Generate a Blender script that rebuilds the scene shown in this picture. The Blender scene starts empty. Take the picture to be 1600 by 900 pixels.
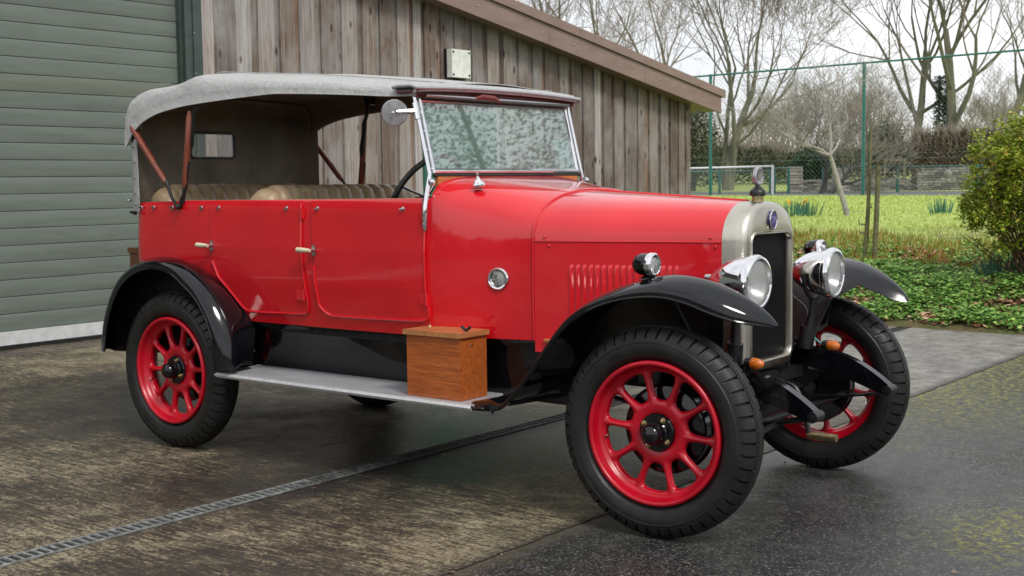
import bpy, bmesh, math, random
from math import sin, cos, pi, radians as R
from mathutils import Vector, Matrix, noise as mnoise
random.seed(7)
SC = bpy.context.scene
# ------------------------------------------------------------------ camera
CAMH, PITCH, ROLL, FPX = 1.304, .08446, -.01178, 1978.06
cd = bpy.data.cameras.new('camera'); cam = bpy.data.objects.new('camera', cd)
SC.collection.objects.link(cam); SC.camera = cam
cam.matrix_world = Matrix.Translation((0, 0, CAMH)) @ Matrix.Rotation(pi/2-PITCH, 4, 'X') @ Matrix.Rotation(ROLL, 4, 'Z')
cd.sensor_width = 36; cd.lens = FPX/1600*36; cd.clip_end = 1500; cd.clip_start = .05
cd.dof.use_dof = True; cd.dof.focus_distance = 5.2; cd.dof.aperture_fstop = 9
# ------------------------------------------------------------------ world, sun
SUN_EL, SUN_AZ = R(48), R(152)          # azimuth counted clockwise from +Y
w = bpy.data.worlds.new('World'); SC.world = w; w.use_nodes = True
nt = w.node_tree; N_, L_ = nt.nodes, nt.links
bg = N_['Background']; bg.inputs[1].default_value = .10
sky = N_.new('ShaderNodeTexSky'); sky.sky_type = 'NISHITA'; sky.sun_disc = False
sky.sun_elevation = SUN_EL; sky.sun_rotation = SUN_AZ
tc = N_.new('ShaderNodeTexCoord'); mp = N_.new('ShaderNodeMapping'); mp.inputs['Scale'].default_value = (1, 1, 2.6)
n1 = N_.new('ShaderNodeTexNoise'); n1.inputs['Scale'].default_value = 2.2; n1.inputs['Detail'].default_value = 7; n1.inputs['Roughness'].default_value = .6
cr = N_.new('ShaderNodeValToRGB'); cr.color_ramp.elements[0].position = .30; cr.color_ramp.elements[0].color = (5.6, 5.75, 6.1, 1)
cr.color_ramp.elements[1].position = .62; cr.color_ramp.elements[1].color = (8.3, 8.3, 8.4, 1)
mx = N_.new('ShaderNodeMix'); mx.data_type = 'RGBA'; mx.inputs[0].default_value = .90
L_.new(tc.outputs['Generated'], mp.inputs[0]); L_.new(mp.outputs[0], n1.inputs[0]); L_.new(n1.outputs[0], cr.inputs[0])
L_.new(sky.outputs[0], mx.inputs[6]); L_.new(cr.outputs[0], mx.inputs[7]); L_.new(mx.outputs[2], bg.inputs[0])
sd = bpy.data.lights.new('sun', 'SUN'); sd.energy = 1.5; sd.angle = R(14); sd.color = (1, .96, .9)
sun = bpy.data.objects.new('sun', sd); SC.collection.objects.link(sun)
sun.rotation_euler = Vector((-sin(SUN_AZ)*cos(SUN_EL), -cos(SUN_AZ)*cos(SUN_EL), -sin(SUN_EL))).to_track_quat('-Z', 'Y').to_euler()
vs = SC.view_settings; vs.view_transform = 'Standard'; vs.look = 'None'; vs.exposure = 0.62; vs.gamma = 1; vs.use_curve_mapping = False
try:
    SC.cycles.use_denoising = True; SC.cycles.denoiser = 'OPENIMAGEDENOISE'
    SC.cycles.max_bounces = 8; SC.cycles.glossy_bounces = 4; SC.cycles.transparent_max_bounces = 16; SC.cycles.transmission_bounces = 6
    SC.cycles.sample_clamp_indirect = 6; SC.cycles.caustics_reflective = False; SC.cycles.caustics_refractive = False
except Exception: pass

# ------------------------------------------------------------------ materials
class Mat:
    def __init__(s, name, base=(.5, .5, .5), rough=.5, metal=0, coat=0, spec=.5):
        s.m = bpy.data.materials.new(name); s.m.use_nodes = True
        s.t = s.m.node_tree; s.b = s.t.nodes['Principled BSDF']
        s.b.inputs['Base Color'].default_value = (*base, 1); s.b.inputs['Roughness'].default_value = rough
        s.b.inputs['Metallic'].default_value = metal; s.b.inputs['Coat Weight'].default_value = coat
        s.b.inputs['Coat Roughness'].default_value = .06; s.b.inputs['Specular IOR Level'].default_value = spec
        s.h = None
    def n(s, t, **k):
        x = s.t.nodes.new('ShaderNode'+t)
        for a, b in k.items():
            if a in x.inputs: x.inputs[a].default_value = b
            else: setattr(x, a, b)
        return x
    def l(s, a, b): s.t.links.new(a, b)
    def coord(s, kind='Object', scale=(1, 1, 1), rot=(0, 0, 0)):
        c = s.n('TexCoord'); m = s.n('Mapping'); m.inputs['Scale'].default_value = scale; m.inputs['Rotation'].default_value = rot
        s.l(c.outputs[kind], m.inputs[0]); return m.outputs[0]
    def world(s, scale=(1, 1, 1), rot=(0, 0, 0)):
        c = s.n('NewGeometry'); m = s.n('Mapping'); m.inputs['Scale'].default_value = scale; m.inputs['Rotation'].default_value = rot
        s.l(c.outputs['Position'], m.inputs[0]); return m.outputs[0]
    def noise(s, v, sc=5, det=4, ro=.5, dist=0):
        x = s.n('TexNoise', Scale=sc, Detail=det, Roughness=ro, Distortion=dist); s.l(v, x.inputs['Vector']); return x.outputs[0]
    def ramp(s, f, stops):
        x = s.n('ValToRGB'); e = x.color_ramp.elements
        while len(e) < len(stops): e.new(.5)
        for i, (p, c) in enumerate(stops):
            e[i].position = p; e[i].color = (*c, 1) if not isinstance(c, (int, float)) else (c, c, c, 1)
        s.l(f, x.inputs[0]); return x.outputs[0]
    def mix(s, f, a, b, mode='MIX'):
        x = s.n('Mix', data_type='RGBA', blend_type=mode)
        for v, i in ((f, 0), (a, 6), (b, 7)):
            if isinstance(v, (int, float)): x.inputs[i].default_value = v
            elif isinstance(v, tuple): x.inputs[i].default_value = (*v, 1)
            else: s.l(v, x.inputs[i])
        return x.outputs[2]
    def math(s, op, a, b=0, c=None):
        x = s.n('Math', operation=op)
        for i, v in enumerate((a, b) if c is None else (a, b, c)):
            if isinstance(v, (int, float)): x.inputs[i].default_value = v
            else: s.l(v, x.inputs[i])
        return x.outputs[0]
    def col(s, o): s.l(o, s.b.inputs['Base Color'])
    def rough(s, o): s.l(o, s.b.inputs['Roughness'])
    def bump(s, o, st=.3, d=.01):
        x = s.n('Bump', Strength=st, Distance=d); s.l(o, x.inputs['Height'])
        if s.h is not None: s.l(s.h, x.inputs['Normal'])
        s.h = x.outputs[0]; s.l(s.h, s.b.inputs['Normal'])
M = {}
def simple(key, base, rough, metal=0, coat=0, var=.15, nscale=12, bump=0, bscale=60):
    m = Mat(key, base, rough, metal, coat); v = m.coord()
    n = m.noise(v, nscale, 5, .6)
    d = tuple(c*(1-var) for c in base); u = tuple(min(1, c*(1+var)) for c in base)
    m.col(m.ramp(n, [(.3, d), (.7, u)]))
    m.rough(m.ramp(n, [(.3, max(0, rough*(1-var))), (.75, min(1, rough*(1+var)))]))
    if bump: m.bump(m.noise(v, bscale, 4), bump, .004)
    M[key] = m.m; return m
# red coachwork, slightly wavy and brush-marked
m = Mat('red_paint', (.56, .006, .014), .35, 0, 1.0, .2); m.b.inputs['Coat IOR'].default_value = 1.55; v = m.coord()
n = m.noise(v, 1.7, 4, .6); m.col(m.ramp(n, [(.3, (.52, .003, .010)), (.7, (.64, .008, .015))]))
n2 = m.noise(v, 26, 5, .7); m.rough(m.ramp(n2, [(.35, .32), (.7, .45)])); m.l(m.ramp(n2, [(.35, .02), (.75, .12)]), m.b.inputs['Coat Roughness'])
m.bump(m.noise(v, 3.2, 2), .12, .03); m.bump(m.noise(v, 1.3, 1), .25, .06); M['red'] = m.m
m = simple('wheel_red', (.50, .006, .016), .30, 0, 0, .1, 30, .05, 90)
v = m.coord(); d = m.noise(v, 55, 6, .7)
m.col(m.mix(m.ramp(d, [(.62, 0.), (.70, 1.)]), m.ramp(m.noise(v, 9), [(.3, (.38, .002, .013)), (.7, (.49, .004, .018))]), (.20, .03, .03)))
m = simple('black_paint', (.003, .0035, .005), .10, 0, 0, .3, 8, .02, 9); m.b.inputs['Specular IOR Level'].default_value = .5; M['black'] = M['black_paint']
v = m.coord(); d = m.noise(v, 42, 7, .75)
m.col(m.mix(m.ramp(d, [(.70, 0.), (.74, 1.)]), (.0035, .004, .0055), (.07, .07, .065)))
m.rough(m.ramp(m.noise(v, 7, 6, .7), [(.45, .05), (.75, .20)]))
simple('satin_black', (.006, .006, .007), .38, 0, 0, .4, 20, .2, 60)
simple('under_black', (.003, .003, .003), .85, 0, 0, .4, 20)
simple('chrome', (.78, .78, .80), .06, 1, 0, .04, 20)
simple('dull_chrome', (.55, .55, .56), .22, 1, 0, .12, 40, .05, 80)
m = simple('nickel', (.56, .53, .46), .30, 1, 0, .10, 9, .05, 40)
simple('mirror_back', (.38, .37, .38), .30, .6, 0, .12, 30)
simple('lamp_silver', (.34, .35, .34), .30, .9, 0, .15, 30)
simple('brass', (.46, .37, .20), .36, 1, 0, .2, 60)
simple('core', (.003, .004, .005), .45, 0, 0, .5, 300, .3, 400)
m = Mat('rubber', (.02, .02, .02), .6); v = m.coord(); n = m.noise(v, 14, 6, .7)
m.col(m.ramp(n, [(.3, (.006, .006, .0065)), (.60, (.014, .0135, .013)), (.82, (.05, .042, .03))])); m.b.inputs['Specular IOR Level'].default_value = .4
m.rough(m.ramp(m.noise(v, 6, 4), [(.35, .38), (.7, .72)])); m.bump(m.noise(v, 90, 4), .25, .003); M['rubber'] = m.m
m = Mat('canvas', (.3, .3, .3), .9); v = m.coord(); n = m.noise(v, 210, 4, .85)
c = m.ramp(n, [(.36, (.17, .175, .18)), (.62, (.60, .60, .59))]); s2 = m.noise(v, 3.5, 4, .6)
m.col(m.mix(m.ramp(s2, [(.35, 0.), (.8, .55)]), c, (.34, .34, .33))); m.bump(n, .5, .003); m.bump(m.noise(m.coord(scale=(1, 2.5, 1)), 5, 3, .5), .6, .045); M['canvas'] = m.m
m = simple('lining', (.24, .20, .155), .95, 0, 0, .35, 4, .3, 500)
m = simple('leather', (.36, .262, .16), .34, 0, 0, .28, 7, .25, 180)
def wood(key, a, b, rough, ax=0, coat=.2, sc=1):
    m = Mat(key, a, rough, 0, coat); s = [38*sc]*3; s[ax] = 2.4*sc
    v = m.coord(scale=tuple(s)); n = m.noise(v, 1.6, 7, .65, .6)
    v2 = m.coord(scale=tuple([190*sc if i != ax else 16*sc for i in range(3)])); f = m.noise(v2, 1, 3, .6)
    c = m.ramp(n, [(.3, a), (.7, b)]); m.col(m.mix(m.ramp(f, [(.35, .45), (.62, 0.)]), c, tuple(x*.45 for x in a))); m.bump(f, .12, .002); M[key] = m.m; return m
wood('mahogany', (.30, .066, .012), (.54, .150, .034), .36, 0)
wood('mahogany_lid', (.36, .13, .045), (.58, .27, .10), .36, 1)
wood('bow_wood', (.15, .030, .014), (.27, .065, .030), .30, 2, .4)
wood('dash_wood', (.42, .12, .028), (.60, .20, .05), .35, 1)
wood('peak_wood', (.15, .03, .026), (.22, .05, .04), .5, 1)
m = Mat('aluminium', (.46, .47, .49), .46, .35); v = m.coord(scale=(3, 90, 3)); n = m.noise(v, 2, 6, .7)
m.col(m.ramp(n, [(.3, (.34, .35, .37)), (.7, (.50, .51, .53))])); m.rough(m.ramp(m.noise(m.coord(), 9, 5, .7), [(.3, .35), (.7, .6)])); M['alu'] = m.m
simple('alu_edge', (.60, .61, .62), .4, .4, 0, .1, 30)
m = Mat('glass', (.74, .82, .80), .02); v = m.coord(); d = m.noise(v, 5, 6, .7)
tr = m.n('BsdfTransparent'); tr.inputs[0].default_value = (.86, .93, .91, 1); gl = m.n('BsdfGlossy'); gl.inputs[1].default_value = .015; gl.inputs[0].default_value = (.95, .97, .97, 1)
lw = m.n('Fresnel'); lw.inputs[0].default_value = 1.7; f = m.math('ADD', m.math('MULTIPLY', lw.outputs[0], .62), .0)
m1 = m.n('MixShader'); m.l(f, m1.inputs[0]); m.l(tr.outputs[0], m1.inputs[1]); m.l(gl.outputs[0], m1.inputs[2])
m2 = m.n('MixShader'); m.l(m.ramp(d, [(.3, .05), (.8, .12)]), m2.inputs[0]); m.l(m1.outputs[0], m2.inputs[1]); m.l(m.b.outputs[0], m2.inputs[2])
m.l(m2.outputs[0], m.t.nodes['Material Output'].inputs[0]); M['glass'] = m.m
m = Mat('lens', (.75, .78, .76), .05); m.b.inputs['Alpha'].default_value = .35; v = m.coord(scale=(1, 60, 1))
m.bump(m.noise(v, 3, 1), .4, .004); M['lens'] = m.m
m = Mat('celluloid', (.5, .55, .56), .2); m.b.inputs['Alpha'].default_value = .25; M['celluloid'] = m.m
m = Mat('amber', (.85, .20, .01), .15, 0, .5); m.b.inputs['Transmission Weight'].default_value = .35; v = m.coord(); m.bump(m.noise(v, 160, 1), .4, .003); M['amber'] = m.m
simple('ivory', (.62, .56, .40), .4, 0, 0, .1)
simple('cable', (.06, .28, .30), .4); simple('enamel', (.045, .03, .19), .2, 0, .5, .3, 200)
simple('letter', (.32, .30, .50), .3, .3)
simple('paper', (.62, .72, .74), .8)
m = Mat('wicker', (.4, .2, .08), .6); v = m.coord(scale=(60, 60, 90)); n = m.n('TexWave', Scale=1.0, Distortion=3.0); m.l(v, n.inputs[0])
m.col(m.ramp(n.outputs[0], [(.3, (.12, .045, .02)), (.6, (.45, .22, .10))])); m.bump(n.outputs[0], .8, .01); M['wicker'] = m.m
# barn
m = Mat('barn_wood', (.25, .2, .16), .85)
at_ = m.n('Attribute', attribute_name='tint'); v = m.coord(scale=(16, 16, .75))
off = m.n('VectorMath', operation='MULTIPLY_ADD'); off.inputs[1].default_value = (37, 37, 37); m.l(at_.outputs['Color'], off.inputs[0]); m.l(v, off.inputs[2])
g = m.noise(off.outputs[0], 2.2, 9, .7, .9)
v3 = m.coord(scale=(120, 120, 3)); g3 = m.noise(v3, 1.2, 3, .6)
kv = m.coord(scale=(6.5, 6.5, 2.6)); off2 = m.n('VectorMath', operation='MULTIPLY_ADD'); off2.inputs[1].default_value = (11, 7, 23); m.l(at_.outputs['Color'], off2.inputs[0]); m.l(kv, off2.inputs[2])
k = m.n('TexVoronoi', Scale=1.0); m.l(off2.outputs[0], k.inputs[0])
kn = m.ramp(k.outputs['Distance'], [(.0, 1.), (.09, .9), (.16, 0.)])
c = m.mix(m.ramp(g, [(.32, 1.), (.58, 0.)]), at_.outputs['Color'], m.mix(1., at_.outputs['Color'], (.42, .34, .30), 'MULTIPLY'))
c = m.mix(m.ramp(g3, [(.35, .6), (.55, 0.)]), c, m.mix(1., at_.outputs['Color'], (.35, .30, .27), 'MULTIPLY'))
lo = m.coord(scale=(1.2, 1.2, .9)); gr = m.noise(lo, 1.5, 5, .65)
c = m.mix(m.ramp(gr, [(.45, 0.), (.68, .6)]), c, (.36, .35, .34))
c = m.mix(kn, c, (.045, .028, .02)); m.col(c)
m.bump(g, .5, .012); m.bump(g3, .4, .004); m.bump(kn, -.3, .006); M['barn'] = m.m
m = simple('fascia', (.235, .158, .132), .55, 0, 0, .12, 5, .15, 40)
v = m.coord(); c = m.ramp(m.noise(m.coord(scale=(.8, .8, 3)), 3, 6, .7), [(.3, (.19, .125, .105)), (.7, (.27, .185, .155))])
ge = m.n('NewGeometry'); sp = m.n('SeparateXYZ'); m.l(ge.outputs['Normal'], sp.inputs[0])
up = m.math('MULTIPLY', m.ramp(sp.outputs[2], [(.4, 0.), (.8, 1.)]), m.ramp(m.noise(v, 12, 6, .7), [(.42, 0.), (.6, 1.)]))
m.col(m.mix(up, c, (.13, .14, .04)))
m = simple('roofing', (.12, .10, .09), .8, 0, 0, .3, 8, .4, 30)
m = Mat('door_green', (.12, .16, .135), .42); v = m.coord(scale=(.7, 1, 7)); n = m.noise(v, 2.2, 6, .65)
ac = m.n('Attribute', attribute_name='tint'); c = m.mix(1., ac.outputs['Color'], m.ramp(n, [(.3, (.82, .82, .80)), (.7, (1.1, 1.1, 1.1))]), 'MULTIPLY')
sc_ = m.noise(m.coord(scale=(10, 1, 1.2)), 4, 6, .8); m.col(m.mix(m.ramp(sc_, [(.6, 0.), (.75, .4)]), c, (.09, .10, .085)))
m.rough(m.ramp(n, [(.3, .36), (.7, .55)])); m.bump(m.noise(m.coord(), 240, 2), .12, .002); M['door'] = m.m
simple('frame_green', (.045, .062, .055), .5, 0, 0, .25, 9, .1, 60)
simple('side_green', (.015, .12, .078), .4, 0, 0, .2, 5)
simple('threshold', (.52, .53, .53), .7, 0, 0, .15, 14, .2, 60)
m = simple('lightbox', (.70, .73, .66), .5, 0, 0, .15, 10, .1, 60)
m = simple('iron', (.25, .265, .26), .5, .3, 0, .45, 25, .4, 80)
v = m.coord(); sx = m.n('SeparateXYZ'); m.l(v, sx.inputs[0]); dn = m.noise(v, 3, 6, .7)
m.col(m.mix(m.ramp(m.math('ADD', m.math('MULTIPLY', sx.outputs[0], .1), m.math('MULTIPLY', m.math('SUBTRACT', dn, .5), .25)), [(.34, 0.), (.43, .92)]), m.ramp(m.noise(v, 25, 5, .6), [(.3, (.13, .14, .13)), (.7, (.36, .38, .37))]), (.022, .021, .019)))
simple('drain_dark', (.012, .012, .011), .9)
# vegetation & garden
def veg(key, stops, rough=.6, sss=0):
    m = Mat(key, (.1, .2, .05), rough); g = m.n('NewGeometry')
    m.col(m.ramp(g.outputs['Random Per Island'], stops)); m.b.inputs['Specular IOR Level'].default_value = .25
    if sss: 
        tr = m.n('BsdfTranslucent'); m.l(m.b.inputs['Base Color'].links[0].from_socket, tr.inputs[0])
        ms = m.n('MixShader'); ms.inputs[0].default_value = sss; m.l(m.b.outputs[0], ms.inputs[1]); m.l(tr.outputs[0], ms.inputs[2])
        m.l(ms.outputs[0], m.t.nodes['Material Output'].inputs[0])
    M[key] = m.m
veg('cover_leaf', [(0, (.06, .15, .03)), (.35, (.13, .28, .05)), (.7, (.22, .42, .08)), (1, (.40, .54, .15))], .5, .2)
veg('dead_leaf', [(0, (.08, .03, .018)), (.4, (.24, .09, .045)), (.75, (.42, .21, .12)), (1, (.58, .40, .29))], .7)
veg('grit', [(0, (.04, .03, .02)), (.5, (.16, .11, .07)), (.85, (.30, .20, .12)), (1, (.5, .46, .38))], .8)
veg('shoot', [(0, (.09, .20, .03)), (.5, (.26, .26, .04)), (1, (.32, .13, .04))], .6, .2)
veg('grass_blade', [(0, (.30, .41, .09)), (.5, (.45, .55, .15)), (1, (.60, .66, .25))], .6, .25)
veg('bush_leaf', [(0, (.10, .17, .02)), (.4, (.24, .33, .03)), (.8, (.46, .52, .05)), (.93, (.55, .52, .09)), (1, (.34, .10, .05))], .5, .25)
veg('evergreen', [(0, (.012, .035, .014)), (.6, (.03, .07, .025)), (1, (.07, .12, .04))], .45, .1)
veg('hedge_brown', [(0, (.07, .045, .03)), (.5, (.14, .085, .06)), (1, (.22, .15, .10))], .8)
veg('hedge_green', [(0, (.05, .06, .025)), (.5, (.10, .11, .045)), (1, (.17, .16, .07))], .8)
veg('soft_green', [(0, (.04, .06, .03)), (.6, (.08, .11, .05)), (1, (.14, .17, .08))], .6)
veg('ivy', [(0, (.015, .04, .015)), (1, (.05, .09, .03))], .5)
veg('daff_leaf', [(0, (.05, .15, .09)), (1, (.10, .24, .15))], .5)
simple('daff_yellow', (.75, .45, .03), .5)
m = simple('bark', (.15, .135, .095), .9, 0, 0, .35, 2, .4, 20)
m.col(m.ramp(m.noise(m.coord(scale=(4, 4, 1.2)), 3, 8, .8), [(.3, (.085, .078, .055)), (.55, (.17, .16, .105)), (.75, (.24, .24, .12))]))
simple('twig', (.24, .205, .165), .9, 0, 0, .3, 1)
simple('pale_bark', (.30, .28, .25), .9, 0, 0, .35, 12, .3, 60)
simple('dark_bark', (.05, .045, .04), .9, 0, 0, .35, 6, .3, 40)
m = simple('stem_green', (.13, .13, .055), .8, 0, 0, .5, 14, .3, 60)
simple('red_stem', (.10, .05, .035), .8)
simple('fence_green', (.012, .13, .10), .35, 0, .2, .15, 9)
simple('wire', (.13, .19, .16), .45, .3)
simple('white_tape', (.78, .79, .80), .7); simple('net_cord', (.18, .21, .19), .8)
m = simple('stone', (.27, .255, .23), .9, 0, 0, .3, 10, .6, 30)
veg('rubble', [(0, (.10, .095, .09)), (.5, (.21, .20, .18)), (1, (.33, .31, .27))], .9)
veg('pillar_stone', [(0, (.24, .225, .19)), (.5, (.36, .34, .29)), (1, (.45, .43, .38))], .9)
# terrain
m = Mat('lawn', (.15, .22, .04), .9); v = m.world(); a = m.noise(v, .35, 6, .6); b = m.noise(v, 9, 6, .7)
c = m.ramp(a, [(.3, (.32, .41, .10)), (.55, (.43, .52, .15)), (.75, (.54, .60, .23))]); c = m.mix(m.ramp(b, [(.35, .45), (.60, 0.)]), c, (.20, .23, .06))
at2 = m.n('Attribute', attribute_name='zone'); se = m.n('SeparateColor'); m.l(at2.outputs['Color'], se.inputs[0])
soil = m.ramp(m.noise(v, 12, 8, .75), [(.3, (.018, .012, .008)), (.55, (.05, .035, .024)), (.75, (.11, .08, .055))])
rg = m.ramp(m.noise(v, 2.4, 6, .7), [(.35, (.085, .12, .025)), (.5, (.13, .10, .04)), (.7, (.17, .15, .05))])
court = m.ramp(m.noise(v, 1.5, 6, .6), [(.3, (.11, .115, .105)), (.7, (.17, .175, .16))])
nz = m.math('ADD', m.noise(v, 3.5, 5, .7), -.5)
c = m.mix(m.ramp(m.math('ADD', se.outputs[0], nz), [(.35, 0.), (.6, 1.)]), c, soil)
c = m.mix(m.ramp(m.math('ADD', se.outputs[1], nz), [(.35, 0.), (.75, .85)]), c, rg)
c = m.mix(m.ramp(se.outputs[2], [(.45, 0.), (.55, 1.)]), c, court)
m.col(c); m.bump(b, .8, .05); m.bump(m.noise(v, 45, 5, .7), .5, .02); M['lawn'] = m.m
# concrete, tamped, wet, algae-stained
WA = .90319; WD = Vector((cos(WA), sin(WA), 0)); ND = Vector((-sin(WA), cos(WA), 0)); D0, D1, D2 = 9.43949, 4.05384, 2.72727
m = Mat('concrete', (.1, .09, .07), .6); v = m.world(rot=(0, 0, -WA))      # x along the barn, y away from it
sep = m.n('SeparateXYZ'); m.l(v, sep.inputs[0])
big = m.noise(v, .55, 5, .6); mid = m.noise(v, 3.1, 8, .72); fine = m.noise(v, 34, 8, .8); gran = m.noise(v, 130, 4, .8)
vs0 = m.n('VectorMath', operation='MULTIPLY'); vs0.inputs[1].default_value = (42, 7.5, 3); m.l(v, vs0.inputs[0])
rp = m.noise(vs0.outputs[0], 1.1, 5, .62, .9)
vs1 = m.n('VectorMath', operation='MULTIPLY'); vs1.inputs[1].default_value = (95, 48, 3); m.l(v, vs1.inputs[0]); fl = m.noise(vs1.outputs[0], 1.0, 6, .8)
c = m.ramp(mid, [(.28, (.020, .014, .009)), (.46, (.056, .043, .027)), (.62, (.125, .100, .062)), (.8, (.18, .158, .11))])
light = m.math('ADD', m.math('MULTIPLY', m.math('SUBTRACT', fl, .5), 1.25), m.math('MULTIPLY', m.math('SUBTRACT', big, .5), 1.0)); light = m.math('ADD', light, m.math('MULTIPLY', m.math('SUBTRACT', rp, .5), .9))
c = m.mix(m.ramp(light, [(.03, 0.), (.16, .85)]), c, m.ramp(mid, [(.35, (.30, .235, .14)), (.65, (.46, .40, .27))]))
c = m.mix(m.ramp(light, [(-.20, .9) if 0 else (0., .75), (.01, 0.)]) if 0 else m.ramp(m.math('ADD', light, .5), [(.30, .85), (.47, 0.)]), c, (.016, .013, .011))
c = m.mix(m.ramp(fine, [(.36, .8), (.52, 0.)]), c, (.020, .017, .014))
c = m.mix(m.ramp(m.noise(v, 1.3, 5, .6), [(.52, 0.), (.68, .65)]), c, (.026, .026, .017))
# dry pale concrete away to the right: a worn strip past the barn corner
dist = m.math('ADD', sep.outputs[0], 0)
pale = m.ramp(m.math('ADD', m.math('MULTIPLY', dist, .1), m.math('MULTIPLY', m.math('SUBTRACT', mid, .5), .35)), [(.62, 0.), (.78, .9)])
c = m.mix(pale, c, m.mix(m.ramp(m.noise(v, 8, 8, .8), [(.40, .7), (.55, 0.)]), m.ramp(mid, [(.3, (.17, .165, .15)), (.7, (.36, .35, .32))]), (.075, .072, .062)))
# dark, wet run-off down the middle of the yard
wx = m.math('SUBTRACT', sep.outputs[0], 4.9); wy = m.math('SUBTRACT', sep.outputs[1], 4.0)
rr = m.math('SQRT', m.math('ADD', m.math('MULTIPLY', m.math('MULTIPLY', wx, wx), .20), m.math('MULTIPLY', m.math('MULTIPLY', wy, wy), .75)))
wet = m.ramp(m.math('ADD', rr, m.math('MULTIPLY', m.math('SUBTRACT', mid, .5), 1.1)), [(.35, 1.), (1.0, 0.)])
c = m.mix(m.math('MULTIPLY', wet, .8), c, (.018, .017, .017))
en = m.math('ADD', m.math('SUBTRACT', sep.outputs[1], D2), m.math('MULTIPLY', m.math('SUBTRACT', fl, .5), .22))
c = m.mix(m.ramp(en, [(0., .9), (.075, 0.)]), c, (.026, .025, .020)); m.col(c)
ro = m.ramp(m.noise(v, 2.0, 6, .7), [(.34, .28), (.62, .62)]); m.rough(m.mix(wet, m.mix(pale, ro, (.6, .6, .6)), (.17, .17, .17)))
m.bump(rp, .7, .022); m.bump(fine, .5, .010); m.bump(gran, .45, .006); M['concrete'] = m.m
m = Mat('asphalt', (.05, .05, .05), .6); v = m.world(rot=(0, 0, -WA)); big = m.noise(v, .8, 5, .6); vo = m.n('TexVoronoi', Scale=150.); m.l(v, vo.inputs[0])
vc = m.n('SeparateColor'); m.l(vo.outputs['Color'], vc.inputs[0])
fine = m.noise(v, 70, 6, .8)
c = m.ramp(vc.outputs[0], [(.0, (.008, .008, .009)), (.5, (.028, .028, .029)), (.85, (.075, .073, .07)), (1., (.26, .25, .24))])
c = m.mix(m.ramp(big, [(.4, 0.), (.65, .5)]), c, (.055, .053, .05)); md = m.noise(v, 11, 7, .75); c = m.mix(m.ramp(md, [(.52, 0.), (.66, .55)]), c, (.13, .125, .115)); c = m.mix(m.ramp(md, [(.34, .7), (.46, 0.)]), c, (.012, .012, .012)); c = m.mix(m.ramp(fine, [(.38, .8), (.58, 0.)]), c, (.018, .018, .018))
sep = m.n('SeparateXYZ'); m.l(v, sep.inputs[0])
edge = m.math('SUBTRACT', D2, sep.outputs[1])      # metres from the concrete joint
mo = m.noise(v, 1.4, 6, .7)
e1 = m.math('MULTIPLY', m.ramp(m.math('ADD', edge, m.math('MULTIPLY', m.math('SUBTRACT', mo, .5), 1.5)), [(.35, 1.), (1.0, 0.)]), m.ramp(m.math('MULTIPLY', sep.outputs[0], .1), [(.60, 0.), (.72, 1.)]))
px_ = m.math('SUBTRACT', sep.outputs[0], 4.75); py_ = m.math('SUBTRACT', sep.outputs[1], 1.35)
pr = m.math('SQRT', m.math('ADD', m.math('MULTIPLY', px_, px_), m.math('MULTIPLY', m.math('MULTIPLY', py_, py_), 1.6)))
e2 = m.ramp(m.math('ADD', pr, m.math('MULTIPLY', m.math('SUBTRACT', mo, .5), 1.8)), [(.12, 1.), (.62, 0.)])
mm = m.math('MULTIPLY', m.math('MAXIMUM', e1, e2), m.ramp(m.noise(v, 22, 8, .85), [(.49, 0.), (.56, .9)]))
mm = m.math('MAXIMUM', mm, m.math('MULTIPLY', m.ramp(mo, [(.60, 0.), (.70, 1.)]), m.ramp(m.noise(v, 30, 5, .8), [(.54, 0.), (.6, .8)])))
en2 = m.math('ADD', edge, m.math('MULTIPLY', m.math('SUBTRACT', fine, .5), .25)); c = m.mix(m.ramp(en2, [(0., .7), (.09, 0.)]), c, (.11, .095, .065))
c = m.mix(mm, c, m.ramp(m.noise(v, 60, 3), [(.35, (.12, .13, .025)), (.65, (.30, .29, .06))])); m.col(c)
m.rough(m.mix(mm, m.ramp(big, [(.38, .24), (.62, .50)]), (.9, .9, .9)))
m.bump(vo.outputs['Distance'], -.55, .008); m.bump(fine, .35, .006); M['asphalt'] = m.m

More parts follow.
